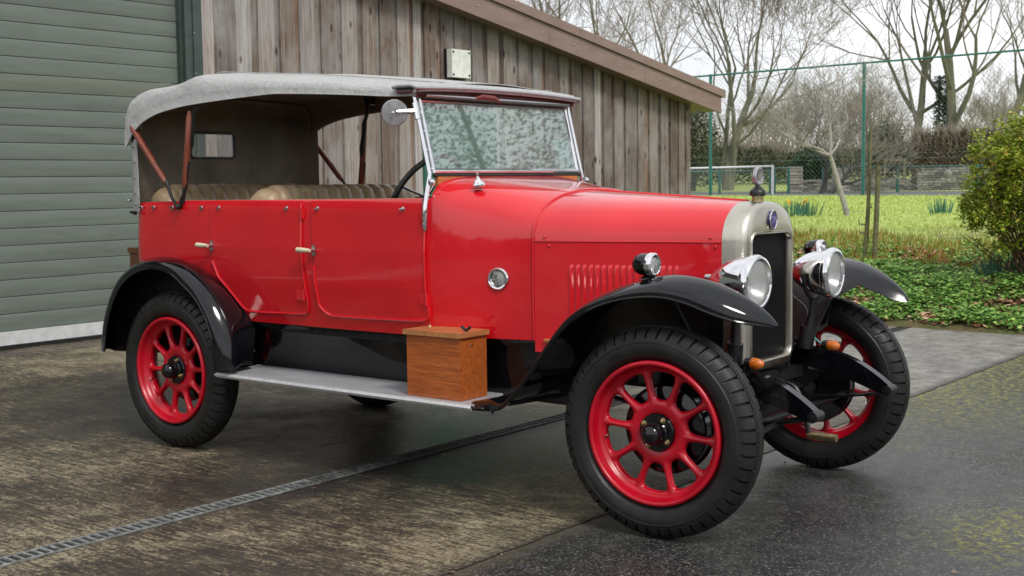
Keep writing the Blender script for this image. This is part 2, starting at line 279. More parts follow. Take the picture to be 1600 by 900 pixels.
# ------------------------------------------------------------------ builders
class B:
    def __init__(s): s.v = []; s.f = []; s.t = []; s.tint = None
    def add(s, vs, fs):
        o = len(s.v); s.v += [tuple(p) for p in vs]; s.f += [tuple(i+o for i in f) for f in fs]
        s.t += [s.tint]*len(fs); return s
    def box(s, x0, x1, y0, y1, z0, z1):
        p = [(x, y, z) for z in (z0, z1) for y in (y0, y1) for x in (x0, x1)]
        return s.add(p, [(0, 2, 3, 1), (4, 5, 7, 6), (0, 1, 5, 4), (1, 3, 7, 5), (3, 2, 6, 7), (2, 0, 4, 6)])
    def grid(s, rows, closed=False, cap=False):
        n = len(rows[0]); vs = [p for r in rows for p in r]; fs = []
        for i in range(len(rows)-1):
            for j in range(n if closed else n-1):
                k = (j+1) % n; fs.append((i*n+j, i*n+k, (i+1)*n+k, (i+1)*n+j))
        if cap: fs += [tuple(range(n))[::-1], tuple((len(rows)-1)*n+j for j in range(n))]
        return s.add(vs, fs)
    def tube(s, pts, rad, n=8, cap=True, squash=1.0):
        pts = [Vector(p) for p in pts]
        if isinstance(rad, (int, float)): rad = [rad]*len(pts)
        rows = []; ref = None
        for i, p in enumerate(pts):
            d = (pts[min(i+1, len(pts)-1)]-pts[max(i-1, 0)])
            d = d.normalized() if d.length > 1e-9 else Vector((0, 0, 1))
            if ref is None:
                ref = Vector((0, 0, 1)) if abs(d.z) < .9 else Vector((1, 0, 0))
                a = d.cross(ref).normalized()
            else: a = (a-d*a.dot(d)).normalized()
            b = d.cross(a)
            rows.append([p+(a*cos(2*pi*k/n)+b*sin(2*pi*k/n)*squash)*rad[i] for k in range(n)])
        return s.grid(rows, True, cap)
    def lathe(s, prof, org=(0, 0, 0), axis=(0, 0, 1), n=32, cap=False):
        org = Vector(org); d = Vector(axis).normalized(); ref = Vector((0, 0, 1)) if abs(d.z) < .9 else Vector((1, 0, 0))
        a = d.cross(ref).normalized(); b = d.cross(a)
        rows = [[org+d*h+(a*cos(2*pi*k/n)+b*sin(2*pi*k/n))*r for k in range(n)] for r, h in prof]
        return s.grid(rows, True, cap)
    def build(s, name, mat, parent=None, smooth=35, solid=0, off=0, bevel=0, loc=None, seg=2, subd=0):
        me = bpy.data.meshes.new(name); me.from_pydata(s.v, [], s.f); me.update()
        bm = bmesh.new(); bm.from_mesh(me); bmesh.ops.remove_doubles(bm, verts=bm.verts, dist=1e-6) if len(s.v) < 60000 and s.tint is None else None
        if len(s.v) < 60000: bmesh.ops.recalc_face_normals(bm, faces=bm.faces)
        bm.to_mesh(me); bm.free()
        if s.tint is not None and len(me.polygons) == len(s.t):
            ca = me.color_attributes.new('tint', 'FLOAT_COLOR', 'CORNER')
            for p in me.polygons:
                for li in p.loop_indices: ca.data[li].color = (*s.t[p.index], 1)
        mats = mat if isinstance(mat, (list, tuple)) else [mat]
        for q in mats: me.materials.append(M[q] if isinstance(q, str) else q)
        if smooth:
            me.polygons.foreach_set('use_smooth', [True]*len(me.polygons)); me.set_sharp_from_angle(angle=R(smooth))
        o = bpy.data.objects.new(name, me); SC.collection.objects.link(o)
        if parent is not None: o.parent = parent
        if loc is not None: o.location = loc
        if solid:
            q = o.modifiers.new('solid', 'SOLIDIFY'); q.thickness = solid; q.offset = off
        q = o.modifiers.new('split', 'EDGE_SPLIT'); q.split_angle = R(50); q.use_edge_sharp = False
        if bevel:
            q = o.modifiers.new('bevel', 'BEVEL'); q.width = bevel; q.segments = seg; q.limit_method = 'ANGLE'; q.angle_limit = R(40)
        if subd:
            q = o.modifiers.new('sub', 'SUBSURF'); q.levels = q.render_levels = subd
        return o
def tag(o, label=None, cat=None, group=None, kind=None):
    if label: o['label'] = label
    if cat: o['category'] = cat
    if group: o['group'] = group
    if kind: o['kind'] = kind
    return o
def thing(name, loc, label, cat, group=None, rz=0):
    o = bpy.data.objects.new(name, None); SC.collection.objects.link(o); o.location = loc; o.rotation_euler = (0, 0, rz)
    o.empty_display_size = .2; return tag(o, label, cat, group)
def copy_tree(o, parent=None):
    c = o.copy(); SC.collection.objects.link(c)
    if parent is not None: c.parent = parent
    for ch in list(o.children): copy_tree(ch, c)
    return c
def lerp(a, b, t): return a+(b-a)*t
def interp(pts, x):
    if x <= pts[0][0]: return pts[0][1]
    for (a, b), (c, d) in zip(pts, pts[1:]):
        if x <= c: return lerp(b, d, (x-a)/(c-a))
    return pts[-1][1]
def smooth_path(pts, n=6):
    P = [Vector(p) for p in pts]; out = []
    for i in range(len(P)-1):
        p0, p1, p2, p3 = P[max(i-1, 0)], P[i], P[i+1], P[min(i+2, len(P)-1)]
        for k in range(n):
            t = k/n; out.append(.5*((2*p1)+(p2-p0)*t+(2*p0-5*p1+4*p2-p3)*t*t+(3*p1-p0-3*p2+p3)*t**3))
    out.append(P[-1]); return out
def ray(px, py):
    u, v = px-800, py-450; c, s = cos(ROLL), sin(ROLL); u, v = c*u+s*v, -s*u+c*v
    a, b = u/FPX, -v/FPX; cp, sp = cos(PITCH), sin(PITCH); return Vector((a, cp+b*sp, -sp+b*cp))
def at(D, px, py): r = ray(px, py); return Vector((0, 0, CAMH))+r*(D/r.y)

# ================================================================== SETTING
b = B(); b.box(-260, 260, -260, 260, -.3, 0); tag(b.build('ground', 'asphalt', smooth=0), kind='structure')
b = B(); near_ = [ND*(D2+mnoise.noise(Vector((k*.9, 5, 0)))*.012+mnoise.noise(Vector((k*.31, 2, 0)))*.018)+WD*(-8+k*.05) for k in range(460)]
far_ = [ND*40+WD*(-8+k*.05) for k in range(460)]
b.grid([[(p.x, p.y, .004) for p in near_], [(p.x, p.y, .004) for p in far_]])
q4 = [ND*D2+WD*-30, ND*D2+WD*-8, ND*40+WD*-8, ND*40+WD*-30]; b.add([(p.x, p.y, .004) for p in q4], [(0, 1, 2, 3)])
tag(b.build('concrete_yard', 'concrete', smooth=0), kind='structure')
random.seed(91); b = B()
for _ in range(420):
    if random.random() < .45: p = ND*(random.choice((D1-.07, D1+.07, D2))+random.gauss(0, .03))+WD*random.uniform(-3, 10)
    else: p = ND*random.uniform(.8, 8)+WD*random.uniform(-2, 10)
    sz = random.choice((.005, .007, .010, .016)) if random.random() < .5 else .006
    a = random.random()*6.28; d = Vector((cos(a), sin(a), 0)); n_ = Vector((-sin(a), cos(a), 0)); z = .006
    b.add([(p.x-d.x*sz, p.y-d.y*sz, z), (p.x-n_.x*sz*.5, p.y-n_.y*sz*.5, z+.002), (p.x+d.x*sz, p.y+d.y*sz, z+sz*.15), (p.x+n_.x*sz*.5, p.y+n_.y*sz*.5, z+sz*.3)], [(0, 1, 2), (0, 2, 3)])
tag(b.build('yard_litter', 'grit', smooth=0), 'tiny brown leaf scraps and grit scattered on the wet yard', 'leaf scraps', kind='stuff')
P0 = Vector((3.34, 10.87, 0)); TN = Vector((.64, .768, 0)); TD = Vector((.768, -.64, 0))
ZP = [(-.01, -.02), (0, .015), (.25, .075), (.6, .15), (1.2, .27), (2.8, .455), (5, .58), (8.3, .68), (15, .83), (17, .855), (22, .84), (27, .77), (32, .80), (40, 1.0), (60, 1.4), (120, 2.0), (400, 2.4)]
def tz(x, y):
    t = (Vector((x, y, 0))-P0).dot(TN); z = interp(ZP, t)
    k = min(1, max(0, t/1.0))*max(0, min(1, (14-t)/8))
    return z+(mnoise.noise(Vector((x*.9, y*.9, 0)))*.10+mnoise.noise(Vector((x*3.1, y*3.1, 4)))*.035)*k
ts = [0]; 
while ts[-1] < 300: ts.append(ts[-1]+.07*(1+ts[-1]*.25))
ss = []; q = -14
while q < 16: ss.append(q); q += .12 if -3 < q < 9 else .6
ss += [20, 26, 34, 46, 60, 90, 140, 200]; ss = [-200, -140, -90, -50, -30, -20]+ss
b = B(); rows = []
for i, t in enumerate(ts):
    rows.append([])
    for s_ in ss:
        p = P0+TN*t+TD*s_
        if i == 0: p += TN*(mnoise.noise(Vector((s_*2.2, 3, 0)))*.10+mnoise.noise(Vector((s_*9, 3, 0)))*.03); rows[-1].append((p.x, p.y, -.01))
        else: rows[-1].append((p.x, p.y, tz(p.x, p.y)))
b.grid(rows); o = b.build('lawn', 'lawn', smooth=80); tag(o, kind='structure')
ca = o.data.color_attributes.new('zone', 'FLOAT_COLOR', 'POINT')
def zones(x, y):
    t = (Vector((x, y, 0))-P0).dot(TN); s_ = (Vector((x, y, 0))-P0).dot(TD)
    bedw = interp([(-6, 2.7), (-2, 2.9), (0, 3.4), (1.0, 4.6), (2.2, 6.0), (4, 7)], s_)
    soil = max(0, min(1, (bedw-t)/.9+.2)); rough = max(0, min(1, (bedw+4.2-t)/3.4))
    court = 1 if 17.2 < t < 31.0 else 0
    return soil, rough, court
for v_ in o.data.vertices: ca.data[v_.index].color = (*zones(v_.co.x, v_.co.y), 1)

# ---- garden stuff
def leaf(b, c, size, tilt=.9, asp=.6):
    a = random.random()*2*pi; d = Vector((cos(a), sin(a), random.uniform(-tilt, tilt))).normalized(); s_ = d.cross(Vector((random.uniform(-.5, .5), random.uniform(-.5, .5), 1))).normalized()
    c = Vector(c); h = d*size*.5; g = s_*size*.5*asp; u = d.cross(s_)*size*.14
    b.add([c-h, c-g+u, c+h, c+g+u], [(0, 1, 2), (0, 2, 3)])
def vis(x, y): return y > 9 and -.02 < (x/y) < .46
cov, dead, sho, gra = B(), B(), B(), B()
random.seed(11)
for _ in range(19000):
    t = random.uniform(.03, 1)**1.2*6.6; s_ = random.uniform(-5.0, 4.6); p = P0+TN*t+TD*s_
    if not vis(p.x, p.y): continue
    so, ro_, _c = zones(p.x, p.y); nv = mnoise.noise(Vector((p.x*1.7, p.y*1.7, 9)))+.5*mnoise.noise(Vector((p.x*4.2, p.y*4.2, 2)))
    z = tz(p.x, p.y)
    if t < .12 and random.random() < .5: continue
    if so > .15:
        dl = max(0, min(1, (t-1.9-.5*nv)/1.2))
        if nv > -.34 and random.random() < .85-.62*dl:
            h = .05+.13*max(0, nv+.2)
            for _k in range(random.randint(7, 13)): leaf(cov, (p.x+random.gauss(0, .05), p.y+random.gauss(0, .05), z+random.uniform(.01, h)), random.uniform(.03, .062), .5, .7)
        if nv < -.12 or random.random() < .18+.85*dl:
            for _k in range(random.randint(1, 4)): leaf(dead, (p.x+random.gauss(0, .06), p.y+random.gauss(0, .06), z+random.uniform(.008, .035)), random.uniform(.035, .095), .5, .6)
    if 1.7 < t < 4.2 and s_ < 1.6 and random.random() < .34:
        for _k in range(4):
            q = Vector((p.x+random.gauss(0, .04), p.y+random.gauss(0, .04), z)); h = random.uniform(.05, .15)
            sho.add([q-Vector((.009, 0, 0)), q+Vector((.009, 0, 0)), q+Vector((random.gauss(0, .03), random.gauss(0, .03), h))], [(0, 1, 2)])
for _ in range(130000):
    t = random.uniform(1.6, 17); s_ = random.uniform(-13, 9); p = P0+TN*t+TD*s_
    if not vis(p.x, p.y): continue
    so, ro_, co = zones(p.x, p.y)
    if random.random() < so*1.1 or (t > 9 and random.random() < .35): continue
    z = tz(p.x, p.y); h = random.uniform(.02, .05)*(1+1.3*ro_*random.random()); wd = .006+.0007*t
    gra.add([(p.x-wd, p.y, z), (p.x+wd, p.y, z), (p.x+random.gauss(0, .02), p.y+random.gauss(0, .02), z+h)], [(0, 1, 2)])
tag(cov.build('ground_cover', 'cover_leaf', smooth=0), 'low green leafy ground cover spreading over the sloping garden bed', 'ground cover', kind='stuff')
tag(dead.build('leaf_litter', 'dead_leaf', smooth=0), 'brown and russet fallen leaves lying over the garden bed', 'fallen leaves', kind='stuff')
tag(sho.build('bulb_shoots', 'shoot', smooth=0), 'thin yellow green and russet shoots along the top of the bed', 'shoots', kind='stuff')
tag(gra.build('grass', 'grass_blade', smooth=0), 'short bright yellow green grass of the lawn behind the bed', 'grass', kind='stuff')
def clump(name, D, px, py, label, flower):
    c = at(D, px, py); c.z = tz(c.x, c.y); t = thing(name, c, label, 'flower', 'daffodil clumps in the lawn'); b = B(); f = B()
    for _ in range(38):
        x, y = random.gauss(0, .10), random.gauss(0, .07); h = random.uniform(.14, .26)
        b.add([(x-.012, y, 0), (x+.012, y, 0), (x*1.4+.004, y*1.3, h), (x*1.4-.004, y*1.3, h)], [(0, 1, 2, 3)])
    b.build('leaf_blades', 'daff_leaf', t, smooth=0)
    if flower:
        for _ in range(2):
            x, y, h = random.gauss(0, .10), random.gauss(0, .06), random.uniform(.2, .27)
            f.lathe([(.001, -.02), (.016, -.01), (.012, .0), (.035, .006), (.001, .008)], (x, y, h), (0, -1, .1), 6)
        f.build('blossom', 'daff_yellow', t, smooth=0)
clump('daffodil_clump', 20.5, 1238, 336, 'left green daffodil clump in the lawn behind the radiator cap', True)
clump('daffodil_clump', 20.5, 1260, 336, 'right green daffodil clump in the lawn, nearest the pale leaning tree', True)
clump('daffodil_clump', 19.5, 1472, 331, 'daffodil clump without flowers in the lawn left of the round bush', False)
clump('daffodil_clump', 11.6, 1237, 366, 'yellow daffodil flowers beside the radiator edge at the bed', True)
clump('daffodil_clump', 11.9, 1565, 420, 'pale green clump among the leaf litter under the round bush', False)
# ---- trees
def grow(tr, tw, p, d, L, r, lv, mx_, up=.12, wig=.16, kids=(4, 6), sides=6, ratio=.62, minr=.006):
    n = 5 if lv < 3 else 3; pts = [p.copy()]; rad = [r]; dd = d.copy()
    for i in range(n):
        dd = (dd+Vector((random.gauss(0, wig), random.gauss(0, wig), random.gauss(0, wig*.7)+up))).normalized()
        pts.append(pts[-1]+dd*L/n); rad.append(max(minr*.7, r*(1-.55*(i+1)/n)))
    (tr if lv < 2 else tw).tube(pts, rad, max(3, sides-lv*1), False)
    if lv >= mx_: return
    k = random.randint(*kids)+(2 if lv == 0 else 0)
    for j in range(k):
        f = random.uniform(.35, 1.0) if j else 1.0; i = min(n-1, int(f*n)); q = pts[i].lerp(pts[i+1], f*n-i) if i < n else pts[-1]
        base = (pts[min(i+1, n)]-pts[i]).normalized(); ang = random.uniform(.35, .95) if j else random.uniform(.1, .35); az = random.random()*2*pi
        ref = base.orthogonal().normalized(); nd = (base*cos(ang)+(Matrix.Rotation(az, 3, base) @ ref)*sin(ang)).normalized()
        grow(tr, tw, q, nd, L*random.uniform(ratio-.08, ratio+.14), max(minr, rad[min(i+1, n)]*random.uniform(.55, .8)), lv+1, mx_, up, wig, kids, sides, ratio, minr)
def bare_tree(name, loc, stems, label, mx_=5, seed=1, group=None, bark='bark', twig='twig', **kw):
    random.seed(seed); t = thing(name, loc, label, 'tree', group); tr, tw = B(), B()
    for (dx, dy, d, L, r) in stems:
        grow(tr, tw, Vector((dx, dy, -.2)), Vector(d).normalized(), L, r, 0, mx_, **kw)
    tr.build('trunk', bark, t, smooth=60); tw.build('crown', twig, t, smooth=0); return t
def ground_at(D, px): 
    c = at(D, px, 300); c.z = tz(c.x, c.y); return c
G2 = 'tall bare trees beyond the court'
bare_tree('bare_tree', ground_at(50, 1138), [(0, 0, (.03, 0, 1), 4.4, .24), (.1, .1, (.16, .1, 1), 5.2, .13), (-.1, .1, (-.2, .1, 1), 5.0, .12)], 'tall bare tree directly behind the barn roof end', 6, 3, G2, kids=(3, 4), ratio=.70, wig=.12, minr=.008)
t = bare_tree('bare_tree', ground_at(56, 1432), [(0, 0, (.0, 0, 1), 6.2, .23), (1.35, .2, (.0, .05, 1), 6.8, .28)], 'tall bare tree with two ivy clad trunks behind the brown hedge', 6, 8, G2, kids=(4, 4), ratio=.68, wig=.11, minr=.008)
b = B(); random.seed(5)
for _ in range(3600):
    z = 4.6*random.random()**1.2; a = random.random()*2*pi; rr_ = (.26+random.random()**2*.34)*(1-.08*z)*(1+.5*mnoise.noise(Vector((a, z*1.2, 0))))
    leaf(b, (1.30+rr_*cos(a)-.12*z*.3, .2+rr_*sin(a), z), .13, 1, .8)
b.build('ivy', 'ivy', t, smooth=0)
bare_tree('bare_tree', ground_at(62, 900), [(0, 0, (.05, 0, 1), 6.5, .36), (.4, 0, (-.3, 0, 1), 5.5, .2)], 'bare tree rising above the middle of the barn roof', 6, 12, G2, kids=(3, 4), ratio=.70)
bare_tree('bare_tree', ground_at(66, 1010), [(0, 0, (.12, 0, 1), 5.6, .28)], 'thinner bare tree above the lower barn roof', 6, 22, G2, kids=(3, 4), ratio=.70)
bare_tree('bare_tree', ground_at(66, 1572), [(0, 0, (.0, 0, 1), 5.6, .28), (.8, .3, (.2, .1, 1), 5.0, .2)], 'bare tree at the right edge behind the round bush', 6, 31, G2, kids=(3, 4), ratio=.70)
bare_tree('bare_tree', ground_at(40, 1284), [(0, 0, (.1, 0, 1), 1.2, .12), (.1, 0, (.45, 0, 1), 1.3, .10)], 'small dark bare tree behind the pale leaning tree', 5, 41, None, 'dark_bark', 'twig', kids=(3, 4), ratio=.78, minr=.007, up=.08)
random.seed(77); k0 = None
far = [(1062, 84), (1185, 88), (1235, 96), (1372, 92), (1535, 84), (1600, 90), (960, 88)]
labs = ['far bare tree just right of the barn roof end', 'far bare tree left of the small dark tree', 'far bare tree over the tennis net post', 'far bare tree between the tall green post and the twin ivy trunks',
        'far bare tree right of the twin ivy clad trunks', 'far bare tree at the right edge above the bush', 'far bare tree above the sloping roof middle']
for (px, D), lb in zip(far, labs):
    if k0 is None:
        k0 = bare_tree('background_tree', (0, 0, 0), [(0, 0, (.05, 0, 1), 3.2, .17), (.3, .2, (-.3, .1, 1), 2.6, .11)], lb, 5, 51, 'far bare trees in the misty woodland', kids=(3, 5), ratio=.66); c = k0
    else: c = copy_tree(k0); c['label'] = lb
    g = ground_at(D, px); c.location = (g.x, g.y, g.z-.2); c.rotation_euler = (0, 0, random.random()*6.28); s_ = random.uniform(.8, 1.15); c.scale = (s_, s_, s_)
# pale leaning tree
random.seed(9); g = at(20, 1323, 338); g.z = tz(g.x, g.y)
t = thing('leaning_tree', g, 'slim pale barked leaning tree standing in the lawn', 'tree'); tr, tw = B(), B()
fk = at(20, 1297, 243)-g
tp = [Vector((.02, 0, -.1)), Vector((-.02, 0, .12)), Vector((-.12, 0, .45)), Vector((-.2, .02, .75)), fk]
tr.tube(smooth_path(tp, 4), [.052-.02*i/16 for i in range(17)], 8)
for d, L, r in (((-1, 0, .12), .62, .026), ((-.85, .2, .62), .85, .022), ((.05, 0, 1), .8, .024), ((.85, 0, .55), .6, .020), ((-.2, .3, 1.1), .7, .020)):
    grow(tr, tw, fk.copy(), Vector(d).normalized(), L, r, 1, 5, .05, .22, (2, 4), 7, .68, .0035)
tr.build('trunk', 'pale_bark', t, smooth=60); tw.build('crown', 'pale_bark', t, smooth=0)
# sapling and stake
g = at(13.4, 1350, 396); g.z = tz(g.x, g.y); tpz = at(13.4, 1361, 196)
t = thing('sapling', g, 'tall thin olive green sapling stem at the top of the bed', 'sapling'); b = B(); e = tpz-g
b.tube(smooth_path([(0, 0, -.05), e*.3+Vector((.015, 0, 0)), e*.6+Vector((.01, 0, 0)), e], 4), [.026-.010*i/12 for i in range(13)], 8)
for f, dx, dz in ((.28, -.07, .07), (.22, -.06, .05), (.4, .05, .06)): b.tube([e*f, e*f+Vector((dx, 0, .01)), e*f+Vector((dx*1.1, 0, dz))], [.012, .008, .004], 5)
b.build('stem', 'stem_green', t, smooth=60)
g = at(13.3, 1366, 392); g.z = tz(g.x, g.y); e = at(13.3, 1372, 259)-g
t = thing('tree_stake', g, 'shorter green stained wooden stake right of the thin sapling', 'stake'); b = B()
b.tube([(0, 0, -.05), e*.5+Vector((.004, 0, 0)), e], [.030, .028, .026], 7); b.build('post', 'stem_green', t, smooth=30)
# round bush
random.seed(15); g = at(11.6, 1616, 395); g.z = tz(g.x, g.y)-.03
t = thing('round_bush', g, 'round yellow green bush with russet stems at the right edge', 'bush'); b, s2 = B(), B()
cen = Vector((.04, .05, .80)); RX, RZ = .62, .80
for _ in range(70):
    a = random.random()*2*pi; el = random.uniform(.1, 1.4); d = Vector((cos(a)*cos(el), sin(a)*cos(el), sin(el)*1.4)); e = Vector((d.x*RX*1.1, d.y*RX, .15+d.z*.95))
    s2.tube([Vector((random.gauss(0, .04), random.gauss(0, .04), 0)), e*.5+Vector((random.gauss(0, .05), 0, -.03)), e], [.010, .006, .003], 4, False)
for _ in range(2100):
    u_ = Vector((random.gauss(0, 1), random.gauss(0, 1), random.gauss(0, 1))).normalized()
    kk = .85+.24*mnoise.noise(u_*2.6)+.12*mnoise.noise(u_*7)+random.gauss(0, .05); rr_ = random.random()**.22*kk
    if u_.z < -.35 and random.random() < .65: continue
    c = cen+Vector((u_.x*RX, u_.y*RX, u_.z*RZ))*rr_*1.12
    if c.z < .30+.1*mnoise.noise(c*4): continue
    for _k in range(17): leaf(b, c+Vector((random.gauss(0, .026), random.gauss(0, .026), random.gauss(0, .026))), random.uniform(.026, .052), 1, .65)
b.build('foliage', 'bush_leaf', t, smooth=0); s2.build('stems', 'red_stem', t, smooth=0)
# evergreens, hedges
def leafmass(name, c, rx, ry, rz, n, size, mat, label, cat, seed, stem=True):
    random.seed(seed); t = thing(name, c, label, cat); b = B()
    for _ in range(n):
        u_ = Vector((random.gauss(0, 1), random.gauss(0, 1), random.gauss(0, 1))).normalized(); kk = (.85+.35*mnoise.noise(u_*1.9+Vector((seed, 0, 0))))*random.random()**.33
        if name == 'evergreen_tree' and mnoise.noise(Vector((u_.x*rx*kk, u_.y*ry*kk, u_.z*rz*kk))*.9) < .02: continue
        leaf(b, (u_.x*rx*kk, u_.y*ry*kk, rz+u_.z*rz*kk), size*random.uniform(.6, 1.3), 1, .6)
    b.build('crown', mat, t, smooth=0)
    if stem: B().tube([(0, 0, -.3), (.1, 0, rz*.8), (0, .1, rz*1.5)], [.12, .09, .04], 6).build('trunk', 'dark_bark', t)
    return t
leafmass('evergreen_shrub', ground_at(46, 1268), .95, .8, .85, 3500, .14, 'evergreen', 'dark evergreen shrub behind the pale leaning tree', 'shrub', 4)
leafmass('evergreen_shrub', ground_at(58, 1384), 1.1, .9, 1.45, 4200, .15, 'soft_green', 'tall dark evergreen above the hedge right of the fence post', 'shrub', 6)
leafmass('evergreen_shrub', ground_at(50, 1082), 1.1, .9, 1.9, 3500, .16, 'hedge_green', 'olive green shrub at the barn corner beyond the fence', 'shrub', 7)
def hedge(name, D0_, px0, D1_, px1, h0, h1, th, n, size, mat, label, seed, twigs=900):
    random.seed(seed); a, c = ground_at(D0_, px0), ground_at(D1_, px1); t = thing(name, a, label, 'hedge'); b, s2 = B(), B(); d = c-a; pr_ = Vector((-d.y, d.x, 0)).normalized()
    for _ in range(n):
        f = random.random(); h = lerp(h0, h1, f)*(.9+.16*mnoise.noise(Vector((f*9, seed, 0)))+.08*mnoise.noise(Vector((f*40, seed, 0))))
        sd_ = random.choice((-1, 1)) if random.random() < .5 else random.uniform(-1, 1); z = h*random.random()**.6
        leaf(b, d*f+pr_*th*.5*sd_*(1-.25*(z/h)**3)*random.uniform(.85, 1.08)+Vector((0, 0, z)), size*random.uniform(.6, 1.4), 1, .45)
    for _ in range(twigs):
        f = random.random(); h = lerp(h0, h1, f); p = d*f+pr_*th*.5*random.uniform(-1, 1)+Vector((0, 0, h*random.uniform(.5, .9)))
        s2.tube([p, p+Vector((random.gauss(0, .12), random.gauss(0, .1), random.uniform(.25, .6)))], [.012, .005], 3, False)
    b.build('foliage', mat, t, smooth=0); s2.build('twigs', 'twig', t, smooth=0)
hedge('hedge', 56, 1215, 57, 1440, 1.55, 1.75, 1.3, 9000, .16, 'hedge_green', 'long clipped olive hedge behind the stone wall', 21)
hedge('hedge', 55, 1425, 54, 1535, 2.3, 2.35, 1.4, 8000, .16, 'hedge_brown', 'taller russet brown hedge beneath the twin ivy clad trunks', 23)
hedge('hedge', 60, 1040, 58, 1225, 2.1, 1.8, 1.4, 9000, .17, 'hedge_green', 'loose grey green hedge between the barn corner and the leaning tree', 25, 1500)
hedge('hedge', 70, 1500, 72, 1700, 2.6, 2.6, 1.4, 7000, .2, 'hedge_brown', 'distant brown hedge behind the round bush', 27, 1200)
random.seed(61); b = B()
for _ in range(9000):      # far woodland seen as one misty mass of twigs
    px = random.uniform(780, 1720); D = random.uniform(95, 125); c = at(D, px, 300); h = 5.0*random.random()**1.5*(.8+.5*mnoise.noise(Vector((px*.012, 0, 3))))
    z = tz(c.x, c.y)+h; b.tube([(c.x, c.y, z), (c.x+random.gauss(0, .5), c.y, z+random.uniform(.3, 1.4))], [.035, .015], 3, False)
tag(b.build('far_woodland', 'twig', smooth=0), 'far off bare brown woodland along the skyline', 'woodland', kind='stuff')
# tennis fence
fa, fb = at(33, 1110, 309), at(30.3, 1348, 307); fd = (fb-fa).normalized(); fd.z = 0; H = 3.2
t = thing('tennis_fence', (fa.x, fa.y, .82), 'tall green chain link fence with top rail crossing behind the lawn', 'fence')
L = (fb-fa).length; i0, i1 = -3, 5; FH = 3.13
tops = lambda k: Vector((fd.x*L*k, fd.y*L*k, FH+.035*k))
for k in range(i0, i1):
    p = tops(k); gz = tz(fa.x+p.x, fa.y+p.y)-.82-.1
    B().tube([(p.x, p.y, gz), (p.x, p.y, p.z+.03)], .042, 10).build('post', 'fence_green', t)
B().tube([tops(i0), tops(i1-1)], .024, 8).build('top_rail', 'fence_green', t)
b = B(); a0, a1 = tops(i0), tops(i1-1); Lt = (a1-a0).length; st = .115; hh = FH-.05
for k in range(int(Lt/st)+60):
    for sg in (1, -1):
        x0 = k*st-(hh if sg > 0 else 0); x1 = x0+hh*sg if sg > 0 else x0-hh
        za, zb = .02, hh; xa, xb = x0, x1
        if max(xa, xb) < 0 or min(xa, xb) > Lt: continue
        def cl(xq, zq): return (min(max(xq, 0), Lt), zq)
        for which in (0, 1):
            xs = (xa, xb)
        def zat(x): return za+(zb-za)*(x-xa)/(xb-xa)
        if xa < 0: za2 = zat(0); xa2 = 0
        elif xa > Lt: za2 = zat(Lt); xa2 = Lt
        else: xa2, za2 = xa, za
        if xb < 0: zb2 = zat(0); xb2 = 0
        elif xb > Lt: zb2 = zat(Lt); xb2 = Lt
        else: xb2, zb2 = xb, zb
        A, C_ = a0+fd*xa2, a0+fd*xb2
        b.tube([(A.x, A.y, za2), (C_.x, C_.y, zb2)], .0026, 3, False)
for z in (.9, 1.02): b.tube([(a0.x, a0.y, z), (a1.x, a1.y, z)], .004, 3, False)
b.build('chain_link', 'wire', t, smooth=0)
# low court fence with its gate, net
def low_fence(name, A, C_, posts, label, hgt=.87, gate=False):
    t = thing(name, A, label, 'fence'); d = C_-A; d.z = 0; Ln = d.length; d.normalize(); m0 = B()
    for f in posts:
        p = d*Ln*f; B().tube([(p.x, p.y, -.2), (p.x, p.y, hgt+.02)], .045, 8).build('post', 'fence_green', t)
    B().tube([(0, 0, hgt), (d.x*Ln, d.y*Ln, hgt)], .022, 6).build('rail', 'fence_green', t)
    if gate:
        for z in (.06, hgt*.5): B().tube([(0, 0, z), (d.x*Ln, d.y*Ln, z)], .022, 6).build('rail', 'fence_green', t)
    st = .13; k = 0
    while k*st < Ln+hgt:
        for sg in (1, -1):
            xa, xb = (k*st-hgt, k*st) if sg > 0 else (k*st, k*st-hgt); za, zb = .03, hgt
            z_ = lambda x: za+(zb-za)*(x-xa)/(xb-xa)
            qa, qb = min(max(xa, 0), Ln), min(max(xb, 0), Ln)
            if qa != qb: m0.tube([(d.x*qa, d.y*qa, z_(qa)), (d.x*qb, d.y*qb, z_(qb))], .0032, 3, False)
        k += 1
    m0.build('chain_link', 'wire', t, smooth=0)
lf0, lf1 = at(42, 1286, 303), at(41, 1560, 301)
low_fence('low_fence', lf0, lf1, (0, .43, .88), 'low green chain link fence in front of the rubble wall')
low_fence('court_gate', at(42.3, 1210, 303.5), at(42.3, 1232, 303.5), (0, 1), 'small green railed gate between net post and stone pillar', .87, True)
low_fence('low_fence', at(42.2, 1060, 306), at(42.3, 1206, 304), (.0, .44, .98), 'low green chain link fence beneath the white net tape', .80)
na, nb = at(41.5, 1050, 306), at(41.5, 1207, 303.5)
t = thing('tennis_net', na, 'tennis net with white top tape between barn corner and gate', 'net'); d = nb-na
b = B(); b.tube([(0, 0, .88), (d.x, d.y, .93)], [.035, .035], 6); b.build('top_tape', 'white_tape', t)
b = B()
for k in range(60):
    f = k/59; b.tube([(d.x*f, d.y*f, 0), (d.x*f, d.y*f, .9)], .003, 3, False)
for k in range(12): b.tube([(0, 0, .06+k*.07), (d.x, d.y, .06+k*.075)], .003, 3, False)
b.build('netting', 'net_cord', t, smooth=0)
B().tube([(d.x, d.y, -.2), (d.x, d.y, .97)], .045, 8).build('post', 'white_tape', t)
